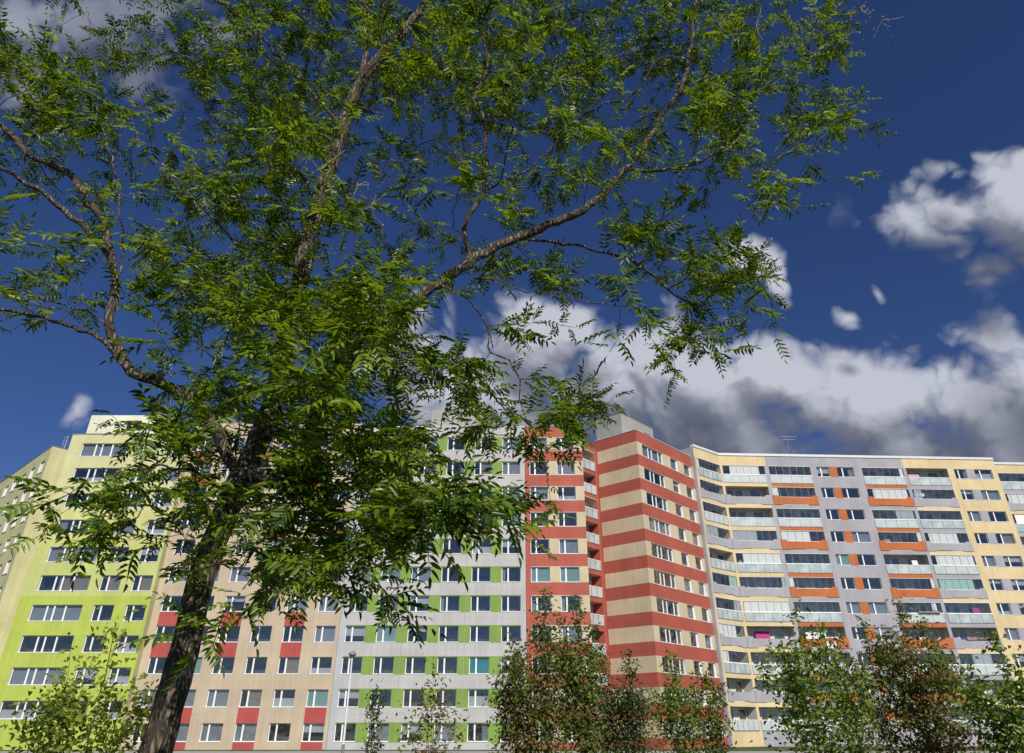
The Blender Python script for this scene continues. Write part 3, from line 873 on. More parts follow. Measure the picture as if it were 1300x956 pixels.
mb = MB(); mb.cyl((0, 0, 0), (0, 0, p.z), .06, .045, 12, 'white_pole'); mb.cyl((0, 0, p.z), (0, 0, p.z + .05), .055, .03, 12, 'white_pole'); link('pole', mb.mesh('pole'), root)
mb = MB(); mb.box(.05, .42, -.02, .02, p.z - .68, p.z - .22, 'white_pole'); mb.box(.09, .34, -.026, -.0205, p.z - .50, p.z - .26, 'red_plastic'); link('plate', mb.mesh('plate'), root)

# ------------------------------------------------------------------ things on the balconies
def leafy_box(name, loc, rz, w, fol, flowers, label, cat, hgt=.22, drop=.12, seed=1):
    root = empty(name, loc, label, cat, None, rz)
    r = random.Random(seed)
    mb = MB(); mb.box(0, w, -.26, -.09, -.02, .14, 'concrete'); link('trough', mb.mesh('trough'), root)
    mb = MB()
    for i in range(int(w * 230)):
        c = Vector((r.uniform(0, w), r.uniform(-.32, -.06), r.uniform(-drop, hgt) + .06)); s_ = .035
        m = fol if r.random() > flowers[1] else flowers[0]
        a = Vector((r.uniform(-1, 1), r.uniform(-1, 1), r.uniform(-1, 1))).normalized(); b_ = a.orthogonal().normalized()
        mb.quad([c - a * s_, c + b_ * s_ * .8, c + a * s_, c - b_ * s_ * .8], m)
    link('plants', mb.mesh('plants'), root)
principled('petal_red', (.55, .03, .04), 0.6); principled('petal_violet', (.30, .10, .25), 0.6)
def on_rail(fc, w, k, kind, out=0.0):
    zt_ = zr(k) - 2.33 + (1.0 if kind == 'solid' else 1.08)
    return fc.pt(w, zt_ + .03, out)
leafy_box('flower_box', on_rail(fM, 26.3, 7, 'solid'), fM.rz, 3.9, 'leaf_green', ('petal_red', .7), 'long flower box of red flowers along a lavender balcony parapet', 'flower box', seed=3)
leafy_box('planter', on_rail(fM, 21.3, 6, 'rail'), fM.rz, 2.7, 'leaf_dark', ('petal_violet', .18), 'planter of dark green plants hanging on a balcony rail with an orange edge', 'planter', .28, .22, seed=4)
def hung(name, fc, w, zt_, ww, hh, mat, label, d=.45, cat='laundry'):
    mb = MB(); n = 8
    for i in range(n):
        for j in range(3):
            f_ = lambda a, b: (ww * a / n, .03 * math.sin(a * 1.9 + b), -hh * b / 3)
            mb.quad([f_(i, j + 1), f_(i + 1, j + 1), f_(i + 1, j), f_(i, j)], mat)
    o = link(name, mb.mesh(name), None, fc.pt(w, zt_, -d), fc.rz)
    return tag(o, label, cat)
hung('bed_sheet', fM, 25.2, zr(0) - .72, 1.5, .6, 'pink_cloth', 'pink sheet drying on the topmost balcony of the yellow bay')
hung('towel', fM, 7.4, zr(7) - .6, 2.0, .9, 'white_cloth', 'large white cloth drying behind the orange parapet above the small tree')
hung('blanket', fM, 1.6, zr(7) - .45, 1.7, .95, 'magenta_cloth', 'magenta cloth hanging inside a lavender balcony of the yellow bay', 1.0)
hung('shirt', fM, 28.6, zr(6) - .5, .9, .7, 'magenta_cloth', 'dark magenta garment drying in the balcony above the red flower box', .6)

hung('pillow_case', fM, 25.3, zr(1) - .35, 1.4, .5, 'white_cloth', 'white bedding hung in the yellow bay balcony one floor below the pink sheet', .5)
hung('shirt', fM, 22.6, zr(4) - .6, .7, .6, 'white_cloth', 'small white garment on an open balcony with orange edge in mid facade', .5)
hung('towel', fM, 19.6, zr(3) - .9, .8, .5, 'pink_cloth', 'small pink towel behind an orange parapet next to the window column', .3)
# ------------------------------------------------------------------ person on a balcony
def person(loc, rz):
    me = bpy.data.meshes.new('person')
    V = [(0, 0, .92), (0, .0, 1.10), (0, -.03, 1.32), (0, -.06, 1.46), (0, -.09, 1.53), (0, -.11, 1.66), (0, -.12, 1.73),
         (.17, -.04, 1.40), (.24, -.16, 1.20), (.18, -.36, 1.13), (.13, -.44, 1.14), (-.17, -.04, 1.40), (-.24, -.16, 1.20), (-.18, -.36, 1.13), (-.13, -.44, 1.14),
         (.09, .0, .86), (.10, -.02, .48), (.10, .0, .08), (.11, -.14, .03), (-.09, .0, .86), (-.10, -.02, .48), (-.10, .0, .08), (-.11, -.14, .03)]
    E = [(0, 1), (1, 2), (2, 3), (3, 4), (4, 5), (5, 6), (2, 7), (7, 8), (8, 9), (9, 10), (2, 11), (11, 12), (12, 13), (13, 14), (0, 15), (15, 16), (16, 17), (17, 18), (0, 19), (19, 20), (20, 21), (21, 22)]
    Rr = [.15, .14, .15, .065, .06, .10, .07, .06, .048, .036, .04, .06, .048, .036, .04, .09, .06, .042, .04, .09, .06, .042, .04]
    me.from_pydata(V, E, []); o = link('person', me, None, loc, rz)
    me.materials.append(MATS['skin']); me.materials.append(MATS['shirt']); me.materials.append(MATS['trousers'])
    sk = o.modifiers.new('skin', 'SKIN')
    for i, r_ in enumerate(Rr): me.skin_vertices[0].data[i].radius = (r_, r_ * .85)
    me.skin_vertices[0].data[0].use_root = True
    su = o.modifiers.new('sub', 'SUBSURF'); su.levels = su.render_levels = 2
    dg = bpy.context.evaluated_depsgraph_get(); ev = o.evaluated_get(dg); nm = bpy.data.meshes.new_from_object(ev); o.modifiers.clear(); o.data = nm
    for p_ in nm.polygons:
        c = p_.center; p_.use_smooth = True
        p_.material_index = 2 if c.z < .95 else 1 if c.z < 1.45 and c.y > -.30 else 0
    tag(o, 'person with dark hair leaning on the rail of a balcony with a white curtain', 'person')
    mb = MB(); n = 14
    for j in range(6):
        for k in range(n):
            def f_(j_, k_):
                t = j_ / 6 * 1.75; a = 2 * math.pi * k_ / n
                return (math.sin(t) * math.cos(a) * .105, -.085 + math.sin(t) * math.sin(a) * .115, 1.665 + math.cos(t) * .125)
            mb.quad([f_(j, k), f_(j + 1, k), f_(j + 1, k + 1), f_(j, k + 1)], 'hair')
    link('hair', mb.mesh('hair'), o)
    mb = MB(); mb.box(-.045, -.02, -.205, -.195, 1.655, 1.67, 'hair'); mb.box(.02, .045, -.205, -.195, 1.655, 1.67, 'hair'); mb.cyl((0, -.20, 1.65), (0, -.228, 1.625), .008, .016, 6, 'skin'); mb.box(-.025, .025, -.203, -.193, 1.59, 1.598, 'redpanel')
    link('face', mb.mesh('face'), o)
q = fM.pt(.28 + .62, zr(4) - 2.33, -.46)
person(q, fM.rz)

# ------------------------------------------------------------------ plants
class Skel:
    def __init__(s): s.p = []; s.par = []; s.plen = []
    def add(s, p, par):
        s.p.append(np.array(p, float)); s.par.append(par); s.plen.append(0 if par < 0 else s.plen[par] + float(np.linalg.norm(s.p[-1] - s.p[par]))); return len(s.p) - 1
    def nearest(s, q): return int(np.argmin(((np.array(s.p) - np.array(q)) ** 2).sum(1)))
    def path(s, pts, start, step, jit, rg):
        cur = start; prev = s.p[start]
        pts = [np.array(x, float) for x in pts]
        P = [prev] + pts
        for i in range(len(P) - 1):
            a, b = P[i], P[i + 1]
            t0 = P[i - 1] if i > 0 else a; t1 = P[i + 2] if i + 2 < len(P) else b
            n = max(1, int(round(np.linalg.norm(b - a) / step)))
            for k in range(1, n + 1):
                t = k / n
                q = 0.5 * ((2 * a) + (-t0 + b) * t + (2 * t0 - 5 * a + 4 * b - t1) * t * t + (-t0 + 3 * a - 3 * b + t1) * t ** 3)
                cur = s.add(q + rg.normal(0, jit, 3), cur)
        return cur
    def connect(s, A, step, rg, bend, cost=0.18, jit=0.012):
        """attach each attractor to the growing skeleton by its cheapest path; returns tips"""
        P0 = np.array(s.p)
        d = np.array([((P0 - a) ** 2).sum(1).min() for a in A])
        order = np.argsort(d)
        cap = len(s.p) + int(len(A) * 14)
        buf = np.zeros((cap, 3)); buf[:len(s.p)] = P0; pl = np.zeros(cap); pl[:len(s.p)] = s.plen
        cnt = len(s.p); tips = []
        for oi in order:
            a = A[oi]
            dd = np.sqrt(((buf[:cnt] - a) ** 2).sum(1))
            c = dd + cost * pl[:cnt]
            j = int(np.argmin(c)); L = dd[j]
            if L < step * .5: tips.append((s.add(a, j), L)); 
            else:
                n = max(1, int(round(L / step))); st = buf[j]; cur = j
                pj = s.par[j]; dirp = (st - s.p[pj]) if pj >= 0 else np.array([0, 0, 1.0]); nn = np.linalg.norm(dirp); dirp = dirp / nn if nn > 0 else dirp
                m = (st + a) / 2 + dirp * L * .18 + np.array(bend) * L
                for k in range(1, n + 1):
                    t = k / n; q = (1 - t) ** 2 * st + 2 * t * (1 - t) * m + t * t * a
                    if k < n: q = q + rg.normal(0, jit, 3)
                    cur = s.add(q, cur)
                tips.append((cur, L))
            m2 = len(s.p)
            if m2 >= cap: break
            buf[cnt:m2] = np.array(s.p[cnt:m2]); pl[cnt:m2] = s.plen[cnt:m2]; cnt = m2
        return tips
    def tubes(s, r_tip, expo, base_r, sides, stem=None, limbs=None):
        n = len(s.p); P = np.array(s.p); par = np.array(s.par)
        acc_ = np.zeros(n); kids = [[] for _ in range(n)]
        for i in range(n):
            if par[i] >= 0: kids[par[i]].append(i)
        for i in range(n - 1, -1, -1):
            if not kids[i]: acc_[i] = 1.0
            if par[i] >= 0: acc_[par[i]] += acc_[i]
        rad = r_tip * acc_ ** (1 / expo)
        rad = np.minimum(rad, base_r * (1 + 0 * rad))
        if stem:
            for i in range(stem[0]): rad[i] = max(rad[i], stem[1] + (stem[2] - stem[1]) * min(1, max(0, P[i][2]) / P[stem[0] - 1][2]))
        for (i0, i1, ra, rb) in (limbs or []):
            for i in range(i0, i1): rad[i] = max(rad[i], ra + (rb - ra) * (i - i0) / (i1 - i0))
        V = []; Fc = []
        stack = [(0, -1)]
        while stack:
            st, pr = stack.pop()
            chain = ([pr] if pr >= 0 else []) + [st]
            cur = st
            while kids[cur]:
                ks = sorted(kids[cur], key=lambda c: -acc_[c])
                for o_ in ks[1:]: stack.append((o_, cur))
                chain.append(ks[0]); cur = ks[0]
            if len(chain) < 2: continue
            pts = P[chain]; rr = rad[chain].copy()
            if pr >= 0: rr[0] = rr[1] * 1.05
            m = sides if rr.max() > .03 else 7 if rr.max() > .012 else 5 if rr.max() > .006 else 4
            tan = np.gradient(pts, axis=0); tan /= (np.linalg.norm(tan, axis=1)[:, None] + 1e-9)
            u = np.cross(tan[0], [0.3, 1, 0.2]); u /= np.linalg.norm(u) + 1e-9
            ang = np.arange(m) / m * 2 * np.pi; base = len(V)
            for i in range(len(pts)):
                u = u - tan[i] * u.dot(tan[i]); u /= np.linalg.norm(u) + 1e-9
                v = np.cross(tan[i], u); r_ = rr[i]
                if rr[i] > .025:
                    wob = 1 + .07 * np.sin(ang * 3 + pts[i][2] * 5) + .05 * np.sin(ang * 5 - pts[i][2] * 9)
                else: wob = np.ones(m)
                ring = pts[i] + (np.cos(ang) * r_ * wob)[:, None] * u + (np.sin(ang) * r_ * wob)[:, None] * v
                V.extend(ring.tolist())
            for i in range(len(pts) - 1):
                for k in range(m):
                    a = base + i * m + k; b = base + i * m + (k + 1) % m
                    Fc.append((a, b, b + m, a + m))
        s.rad = rad
        return V, Fc
def tube_obj(name, V, Fc, mat, root):
    me = bpy.data.meshes.new(name)
    o_ = np.array(root.location)
    me.from_pydata((np.array(V) - o_).tolist(), [], Fc); me.materials.append(MATS[mat])
    me.polygons.foreach_set('use_smooth', [True] * len(me.polygons)); me.update()
    return link(name, me, root)
def mass_mesh(name, T, faces, mats, origin):
    """T: (n, k, 3) vertex blocks, faces: list of quads for one block"""
    n, k, _ = T.shape
    Vv = (T.reshape(-1, 3) - np.array(origin)).astype(np.float32)
    Fq = np.array(faces, dtype=np.int32)
    allf = (Fq[None] + (np.arange(n) * k)[:, None, None]).reshape(-1)
    nf = n * len(faces)
    me = bpy.data.meshes.new(name)
    me.vertices.add(len(Vv)); me.vertices.foreach_set('co', Vv.ravel())
    me.loops.add(len(allf)); me.loops.foreach_set('vertex_index', allf)
    me.polygons.add(nf); me.polygons.foreach_set('loop_start', np.arange(nf, dtype=np.int32) * 4)
    try: me.polygons.foreach_set('loop_total', np.full(nf, 4, dtype=np.int32))
    except Exception: pass
    for m in mats: me.materials.append(MATS[m])
    me.update(calc_edges=True); me.validate()
    return me
def rotmats(dirs, ups):
    x = dirs / np.linalg.norm(dirs, axis=1)[:, None]
    y = np.cross(ups, x); y /= np.linalg.norm(y, axis=1)[:, None] + 1e-9
    z = np.cross(x, y)
    return np.stack([x, y, z], axis=2)

LEAFLET_F = [(0, 3, 2, 1), (0, 5, 4, 3)]
def leaflet(wid=.30, fold=.18, droop=.12):
    # base, left1, left2, tip, right2, right1 ; length 1 along x
    return np.array([(0, 0, 0), (.30, wid * .5, fold * wid), (.66, wid * .42, fold * wid - droop * .4), (1, 0, -droop), (.66, -wid * .42, fold * wid - droop * .4), (.30, -wid * .5, fold * wid)])
def pinnate(rg, pairs, length, ll):
    """one compound leaf along +x, z up: returns (leaflets, 6, 3)"""
    out = []; L0 = leaflet(rg.uniform(.26, .34), rg.uniform(.1, .5), rg.uniform(.05, .3)); curve = rg.uniform(-.05, .40); side = rg.uniform(-.25, .25)
    for i in range(pairs + 1):
        t = .22 + .78 * i / pairs
        px_ = length * t * (1 - .1 * curve * t); pz_ = -curve * length * t * t * .6; py_ = side * length * t * t
        last = i == pairs
        for sd_ in ((0,) if last else (-1, 1)):
            ang = sd_ * rg.uniform(.85, 1.2) + side
            sz = ll * rg.uniform(.85, 1.1) * (.75 + .25 * math.sin(math.pi * min(t, .95)))
            c_, s_ = math.cos(ang), math.sin(ang); tw = rg.normal(0, .25); dz = rg.uniform(-.35, .1)
            Q = L0 * sz
            ct, st_ = math.cos(tw), math.sin(tw)
            Q = np.stack([Q[:, 0], Q[:, 1] * ct - Q[:, 2] * st_, Q[:, 1] * st_ + Q[:, 2] * ct], 1)
            Q = np.stack([Q[:, 0], Q[:, 1], Q[:, 2] + Q[:, 0] * dz], 1)
            Q = np.stack([Q[:, 0] * c_ - Q[:, 1] * s_, Q[:, 0] * s_ + Q[:, 1] * c_, Q[:, 2]], 1) + np.array([px_, py_, pz_])
            out.append(Q)
    # rachis as a thin folded strip
    w = .0016
    e = np.array([length, side * length, -curve * length * .6]); m_ = np.array([length * .5, side * length * .25, -curve * length * .15])
    out.append(np.array([(0, w, 0), m_ + (0, w, 0), m_ + (0, w, 0), e, m_ - (0, w, .001), (0, -w, 0)]))
    return np.array(out)

# ---- the big pagoda tree
GRID = """
2.0 1.0 0.0 0.9 2.0 2.9 3.0 1.8 3.0 3.0 3.0 1.5 0.5 3.0 3.0 3.0 1.8 0.3
3.0 3.0 0.2 0.5 3.0 3.0 3.0 3.0 3.0 3.0 3.0 2.4 1.6 3.0 3.0 2.8 1.5 0.1
2.6 2.8 1.0 0.9 3.0 3.0 3.0 3.0 2.4 3.0 3.0 3.0 2.6 2.8 2.6 2.6 2.0 0.6
2.0 2.0 1.4 1.8 3.0 3.0 2.6 1.0 0.9 2.2 2.2 1.4 1.8 1.7 1.6 1.4 1.0 0.0
0.7 1.8 1.8 2.8 3.0 3.0 1.8 1.4 1.5 1.8 1.7 1.4 2.2 1.5 1.2 0.0 0.0 0.0
1.6 1.2 1.3 2.3 3.0 3.0 3.2 2.8 1.1 1.4 1.5 1.8 1.4 2.0 2.4 0.0 0.0 0.0
0.3 0.4 0.4 1.4 3.0 3.2 3.3 3.2 2.0 1.2 1.2 0.9 1.2 2.2 1.2 0.0 0.0 0.0
0.0 0.0 0.2 1.3 2.8 3.2 3.3 3.2 2.4 1.4 2.0 1.6 0.1 0.2 0.0 0.0 0.0 0.0
0.0 0.1 1.4 2.2 2.9 3.1 3.0 3.0 2.2 1.4 1.8 0.4 0.0 0.0 0.0 0.0 0.0 0.0
0.0 1.3 2.2 2.2 2.6 2.5 2.6 2.7 2.5 1.7 0.6 0.0 0.0 0.0 0.0 0.0 0.0 0.0
0.0 0.9 1.3 1.2 1.4 1.4 2.2 2.6 1.8 1.3 0.0 0.0 0.0 0.0 0.0 0.0 0.0 0.0
0.0 0.0 0.0 0.3 0.9 1.2 1.3 0.9 0.1 0.0 0.0 0.0 0.0 0.0 0.0 0.0 0.0 0.0
0.0 0.0 0.0 0.2 0.6 0.4 0.1 0.0 0.0 0.0 0.0 0.0 0.0 0.0 0.0 0.0 0.0 0.0
"""
G = np.array([[float(x) for x in l.split()] for l in GRID.strip().splitlines()])
rg = np.random.default_rng(11)
def depth_at(x, y):
    base = 4.1
    if x > 560: base = 4.1 + min(.5, (x - 560) / 900)
    if x < 200: base = 3.9
    sp = 1.0
    if y > 360 and x < 640: base = 3.7; sp = 1.05
    if y > 520 and x < 260: base = 3.4; sp = .75
    return rg.uniform(base - sp, base + sp)
A = []
for r_ in range(G.shape[0]):
    for c_ in range(G.shape[1]):
        dgr = G[r_, c_]
        n = rg.poisson(dgr * dgr * 1.35 + dgr * 2.0)
        k_ = 0
        while k_ < n:      # foliage comes in sprays round their own centres
            x = c_ * 65 + rg.uniform(0, 65); y = r_ * 65 + rg.uniform(0, 65); Yc = depth_at(x, y)
            for _ in range(int(rg.integers(4, 10))):
                if k_ >= n: break
                A.append(np.array(at(x + rg.normal(0, 20), y + rg.normal(0, 16), Yc + rg.normal(0, .16)))); k_ += 1
# the rest of the crown, left of and above the picture
for _ in range(420):
    x = rg.uniform(-420, -10); y = rg.uniform(-60, 420)
    A.append(np.array(at(x, y, rg.uniform(2.9, 4.9))))
for _ in range(520):
    t = rg.uniform(0, 2 * math.pi); q_ = math.sqrt(rg.uniform(0, 1)); X = -1.0 + 3.2 * q_ * math.cos(t); Y = 4.2 + 1.6 * q_ * math.sin(t)
    Z = rg.uniform(7.4, 8.9 - 1.2 * q_ * q_)
    A.append(np.array([X, Y, Z]))
A0_ = A
A = np.array([a for a in A0_ if a[2] < 9.2 and np.linalg.norm(a - np.array([0, 0, 1.6])) > 2.3])
sk = Skel()
def P3(l): return [np.array(at(*q_)) for q_ in l]
t0 = sk.add((-1.85, 4.0, -.1), -1)
sk.path([(-1.81, 4.0, .6), (-1.77, 4.0, 1.3)] + P3([(222, 866, 4.0), (250, 760, 4.0), (272, 690, 4.0), (300, 620, 4.0), (328, 560, 4.05), (350, 500, 4.1), (372, 400, 4.1), (393, 300, 4.15), (416, 220, 4.15), (440, 150, 4.2), (458, 105, 4.2), (488, 66, 4.2)]), t0, .07, .003, rg)
NSTEM = len(sk.p)
LIMBR = []
def limb(pts, jit=.008, r=None):
    Pt = P3(pts); s_ = sk.nearest(Pt[0]); n0 = len(sk.p); sk.path(Pt[1:], s_, .07, jit, rg)
    if r: LIMBR.append((n0, len(sk.p), r[0], r[1]))
limb([(488, 66, 4.2), (515, 35, 4.25), (540, 0, 4.3), (565, -70, 4.4), (580, -170, 4.5)], r=(.034, .014))
limb([(485, 66, 4.2), (484, 30, 4.1), (494, -10, 4.0), (500, -90, 3.9), (495, -200, 3.9)], r=(.028, .012))
limb([(455, 110, 4.2), (470, 40, 4.3), (462, 0, 4.4), (440, -70, 4.6), (420, -170, 4.7)], r=(.026, .012))
# left limb system
limb([(302, 612, 4.0), (262, 525, 3.85), (232, 500, 3.75), (207, 487, 3.7), (167, 473, 3.6), (152, 440, 3.55), (138, 413, 3.5), (143, 385, 3.5), (147, 360, 3.5), (143, 330, 3.5), (128, 310, 3.45), (100, 283, 3.4), (60, 250, 3.35), (0, 215, 3.2), (-70, 190, 3.1)], r=(.036, .010))
limb([(147, 360, 3.5), (155, 320, 3.55), (151, 260, 3.6), (140, 200, 3.6), (126, 150, 3.6), (123, 83, 3.65), (110, 10, 3.7)])
limb([(138, 413, 3.5), (110, 397, 3.45), (80, 388, 3.4), (50, 380, 3.3), (0, 367, 3.2), (-70, 350, 3.0)])
limb([(163, 475, 3.6), (143, 443, 3.5), (110, 413, 3.4), (77, 393, 3.3), (33, 383, 3.2), (0, 375, 3.1), (-60, 380, 3.0)])
limb([(125, 420, 3.47), (67, 407, 3.6), (3, 393, 3.7), (-60, 385, 3.8)])
limb([(143, 330, 3.5), (133, 283, 3.6), (110, 253, 3.65), (87, 220, 3.7), (33, 193, 3.8), (0, 157, 3.9), (-60, 110, 4.0)])
limb([(368, 420, 4.1), (345, 365, 4.2), (300, 310, 4.25), (253, 260, 4.3), (217, 228, 4.3), (200, 207, 4.3), (177, 177, 4.3), (163, 158, 4.3)])
limb([(432, 165, 4.2), (390, 110, 4.1), (345, 62, 4.1), (300, 17, 4.1), (267, -5, 4.1), (220, -50, 4.1)])
# right limb system
limb([(318, 590, 4.02), (350, 612, 3.85), (385, 601, 3.75), (398, 568, 3.75), (404, 528, 3.8), (425, 485, 3.85), (465, 438, 3.9), (512, 395, 4.0), (556, 360, 4.05), (600, 330, 4.1), (633, 313, 4.15), (683, 290, 4.2), (750, 260, 4.3), (793, 215, 4.4), (816, 190, 4.4), (848, 135, 4.5), (868, 105, 4.5), (880, 40, 4.6), (885, -40, 4.7)], r=(.046, .010))
limb([(602, 330, 4.1), (590, 300, 4.1), (592, 280, 4.1), (615, 240, 4.1), (616, 213, 4.1), (616, 153, 4.15), (603, 127, 4.2), (618, 85, 4.2), (610, 30, 4.3), (600, -50, 4.4)])
limb([(616, 240, 4.1), (640, 230, 4.05), (686, 203, 4.0), (726, 157, 3.95), (766, 133, 3.9), (800, 123, 3.9), (830, 80, 3.9)])
limb([(634, 313, 4.15), (672, 304, 4.2), (716, 310, 4.25), (760, 317, 4.3), (800, 330, 4.35), (833, 353, 4.4), (866, 380, 4.45), (900, 392, 4.5)])
limb([(795, 217, 4.4), (830, 217, 4.35), (866, 213, 4.3), (916, 193, 4.3), (966, 197, 4.25), (1000, 197, 4.2), (1045, 190, 4.2)])
limb([(918, 193, 4.3), (940, 172, 4.35), (945, 140, 4.4), (955, 120, 4.4), (1000, 97, 4.45), (1033, 70, 4.5), (1060, 50, 4.5)])
limb([(868, 110, 4.5), (890, 100, 4.4), (916, 83, 4.3), (945, 55, 4.3), (980, 20, 4.3)])
limb([(552, 364, 4.05), (583, 370, 4.0), (606, 353, 3.95), (633, 357, 3.9), (666, 370, 3.85), (716, 373, 3.8), (752, 385, 3.8), (800, 390, 3.8)])
limb([(580, 369, 4.0), (606, 393, 4.05), (618, 417, 4.1), (622, 447, 4.1), (646, 457, 4.15), (660, 480, 4.2), (658, 507, 4.2), (672, 540, 4.2)])
# near lower twigs
limb([(333, 560, 4.05), (365, 540, 3.6), (410, 552, 3.3), (460, 562, 3.1), (500, 572, 3.0), (540, 584, 2.95), (590, 600, 2.95)])
limb([(310, 600, 4.0), (330, 640, 3.7), (370, 650, 3.4), (420, 665, 3.2), (470, 680, 3.1)])
limb([(290, 640, 4.0), (250, 600, 3.6), (200, 590, 3.2), (150, 600, 2.95), (110, 605, 2.8)])
limb([(268, 700, 4.0), (300, 725, 3.8), (330, 745, 3.7), (355, 770, 3.6)])
limb([(448, 130, 4.2), (480, 140, 4.15), (516, 132, 4.1), (566, 130, 4.05), (590, 140, 4.0)])
limb([(422, 200, 4.17), (453, 193, 4.2), (500, 190, 4.3), (566, 197, 4.4)])
limb([(404, 260, 4.15), (380, 220, 4.4), (330, 180, 4.7), (280, 160, 4.9), (250, 110, 5.0)])
limb([(395, 290, 4.15), (430, 270, 4.5), (480, 250, 4.8), (540, 250, 5.0)])
limb([(385, 345, 4.13), (350, 330, 3.7), (300, 340, 3.4), (250, 360, 3.3), (215, 390, 3.3)])
limb([(378, 380, 4.1), (420, 400, 3.6), (470, 410, 3.3), (520, 440, 3.2), (560, 480, 3.2)])
def proj(Pn):
    d = Pn - np.array([0, 0, CAMZ]); zc = d[:, 1] * cs + d[:, 2] * sn; yc = -d[:, 1] * sn + d[:, 2] * cs
    return np.stack([F * d[:, 0] / zc, F * yc / zc, np.linalg.norm(d, axis=1)], 1)
pa_, pl_ = proj(A), proj(np.array(sk.p))
keep = []
for q_ in pa_:      # foliage grows off the limbs, so the limbs themselves stay partly bare on their open side
    d2 = (pl_[:, 0] - q_[0]) ** 2 + (pl_[:, 1] - q_[1]) ** 2; j = int(np.argmin(d2))
    bare = d2[j] < 24 ** 2 and q_[2] < pl_[j, 2] + .15
    pr_ = .75 if (q_[0] > -110 or q_[0] < -450) else .22 if q_[1] > 130 else .08
    keep.append(not (bare and rg.random() < pr_))
A = A[np.array(keep)]
tips = sk.connect(A, .085, rg, (0, 0, .04), cost=.10)
root = empty('pagoda_tree', (-1.85, 4.0, 0), 'big nearby tree with feathery compound leaves and a leaning dappled trunk', 'tree')
V_, F_ = sk.tubes(.0017, 1.98, .086, 14, (NSTEM, .084, .046), LIMBR)
tube_obj('trunk', V_, F_, 'bark', root)
SP = np.array(sk.p)
tmpl = [pinnate(rg, int(rg.integers(4, 7)), rg.uniform(.15, .205), rg.uniform(.052, .064)) for _ in range(14)]
blocks = []
NL = 0
for (ti, L) in tips:
    # leaves along the last stretch of the twig
    ch = [ti]
    while len(ch) < 4 and sk.par[ch[-1]] > 0: ch.append(sk.par[ch[-1]])
    tw = SP[ch[0]] - SP[ch[-1]]; tl = np.linalg.norm(tw); tw = tw / (tl + 1e-6)
    nl = int(rg.integers(4, 7))
    for j in range(nl):
        f_ = j / nl * (len(ch) - 1); i0 = int(f_); p_ = SP[ch[i0]] * (1 - (f_ - i0)) + SP[ch[min(i0 + 1, len(ch) - 1)]] * (f_ - i0)
        a = rg.uniform(0, 2 * math.pi) if j else 0
        out = rg.normal(0, 1, 3); out -= tw * out.dot(tw); out /= np.linalg.norm(out) + 1e-6
        d_ = (tw * rg.uniform(.2, .9) + out * (.9 if j else .2)); d_[2] = d_[2] * .65 - rg.uniform(-.25, .22)
        d_ /= np.linalg.norm(d_)
        up = np.array([rg.normal(0, .35) + .15, rg.normal(0, .35) - .25, 1.0])
        M = rotmats(d_[None], up[None])[0]
        T = tmpl[int(rg.integers(len(tmpl)))] * rg.uniform(.68, 1.2)
        blocks.append(T @ M.T + p_); NL += 1
T = np.concatenate(blocks, 0)
me = mass_mesh('crown', T, LEAFLET_F, ['leaf_pagoda'], root.location)
link('crown', me, root)
print('pagoda nodes', len(SP), 'leaves', NL, 'leaflets', len(T))
# pale seed stalks
for (x, y, Y) in [(455, 235, 3.7), (440, 250, 3.7), (470, 262, 3.7), (845, 25, 4.2), (800, 62, 4.1), (1095, 15, 4.3), (1075, 45, 4.3), (1120, 25, 4.3), (960, 30, 4.1), (405, 215, 3.6), (620, 30, 3.9), (710, 100, 3.8)]:
    p0 = np.array(at(x, y, Y)); sk_i = sk.nearest(p0); st = SP[sk_i]
    mb = MB(); mb.cyl(st, p0, .002, .0018, 4, 'stalk', False)
    for _ in range(9):
        p1 = p0 + rg.normal(0, .09, 3) + np.array([.04, 0, -.02]); mid = (p0 + p1) / 2 + rg.normal(0, .015, 3)
        mb.cyl(p0, mid, .0016, .0014, 3, 'stalk', False); mb.cyl(mid, p1, .0014, .001, 3, 'stalk', False)
        mb.cyl(p1, p1 + rg.normal(0, .006, 3) + np.array([0, 0, -.012]), .004, .003, 5, 'stalk')
    link('seed_stalk', mb.mesh('seed_stalk', root.location), root)


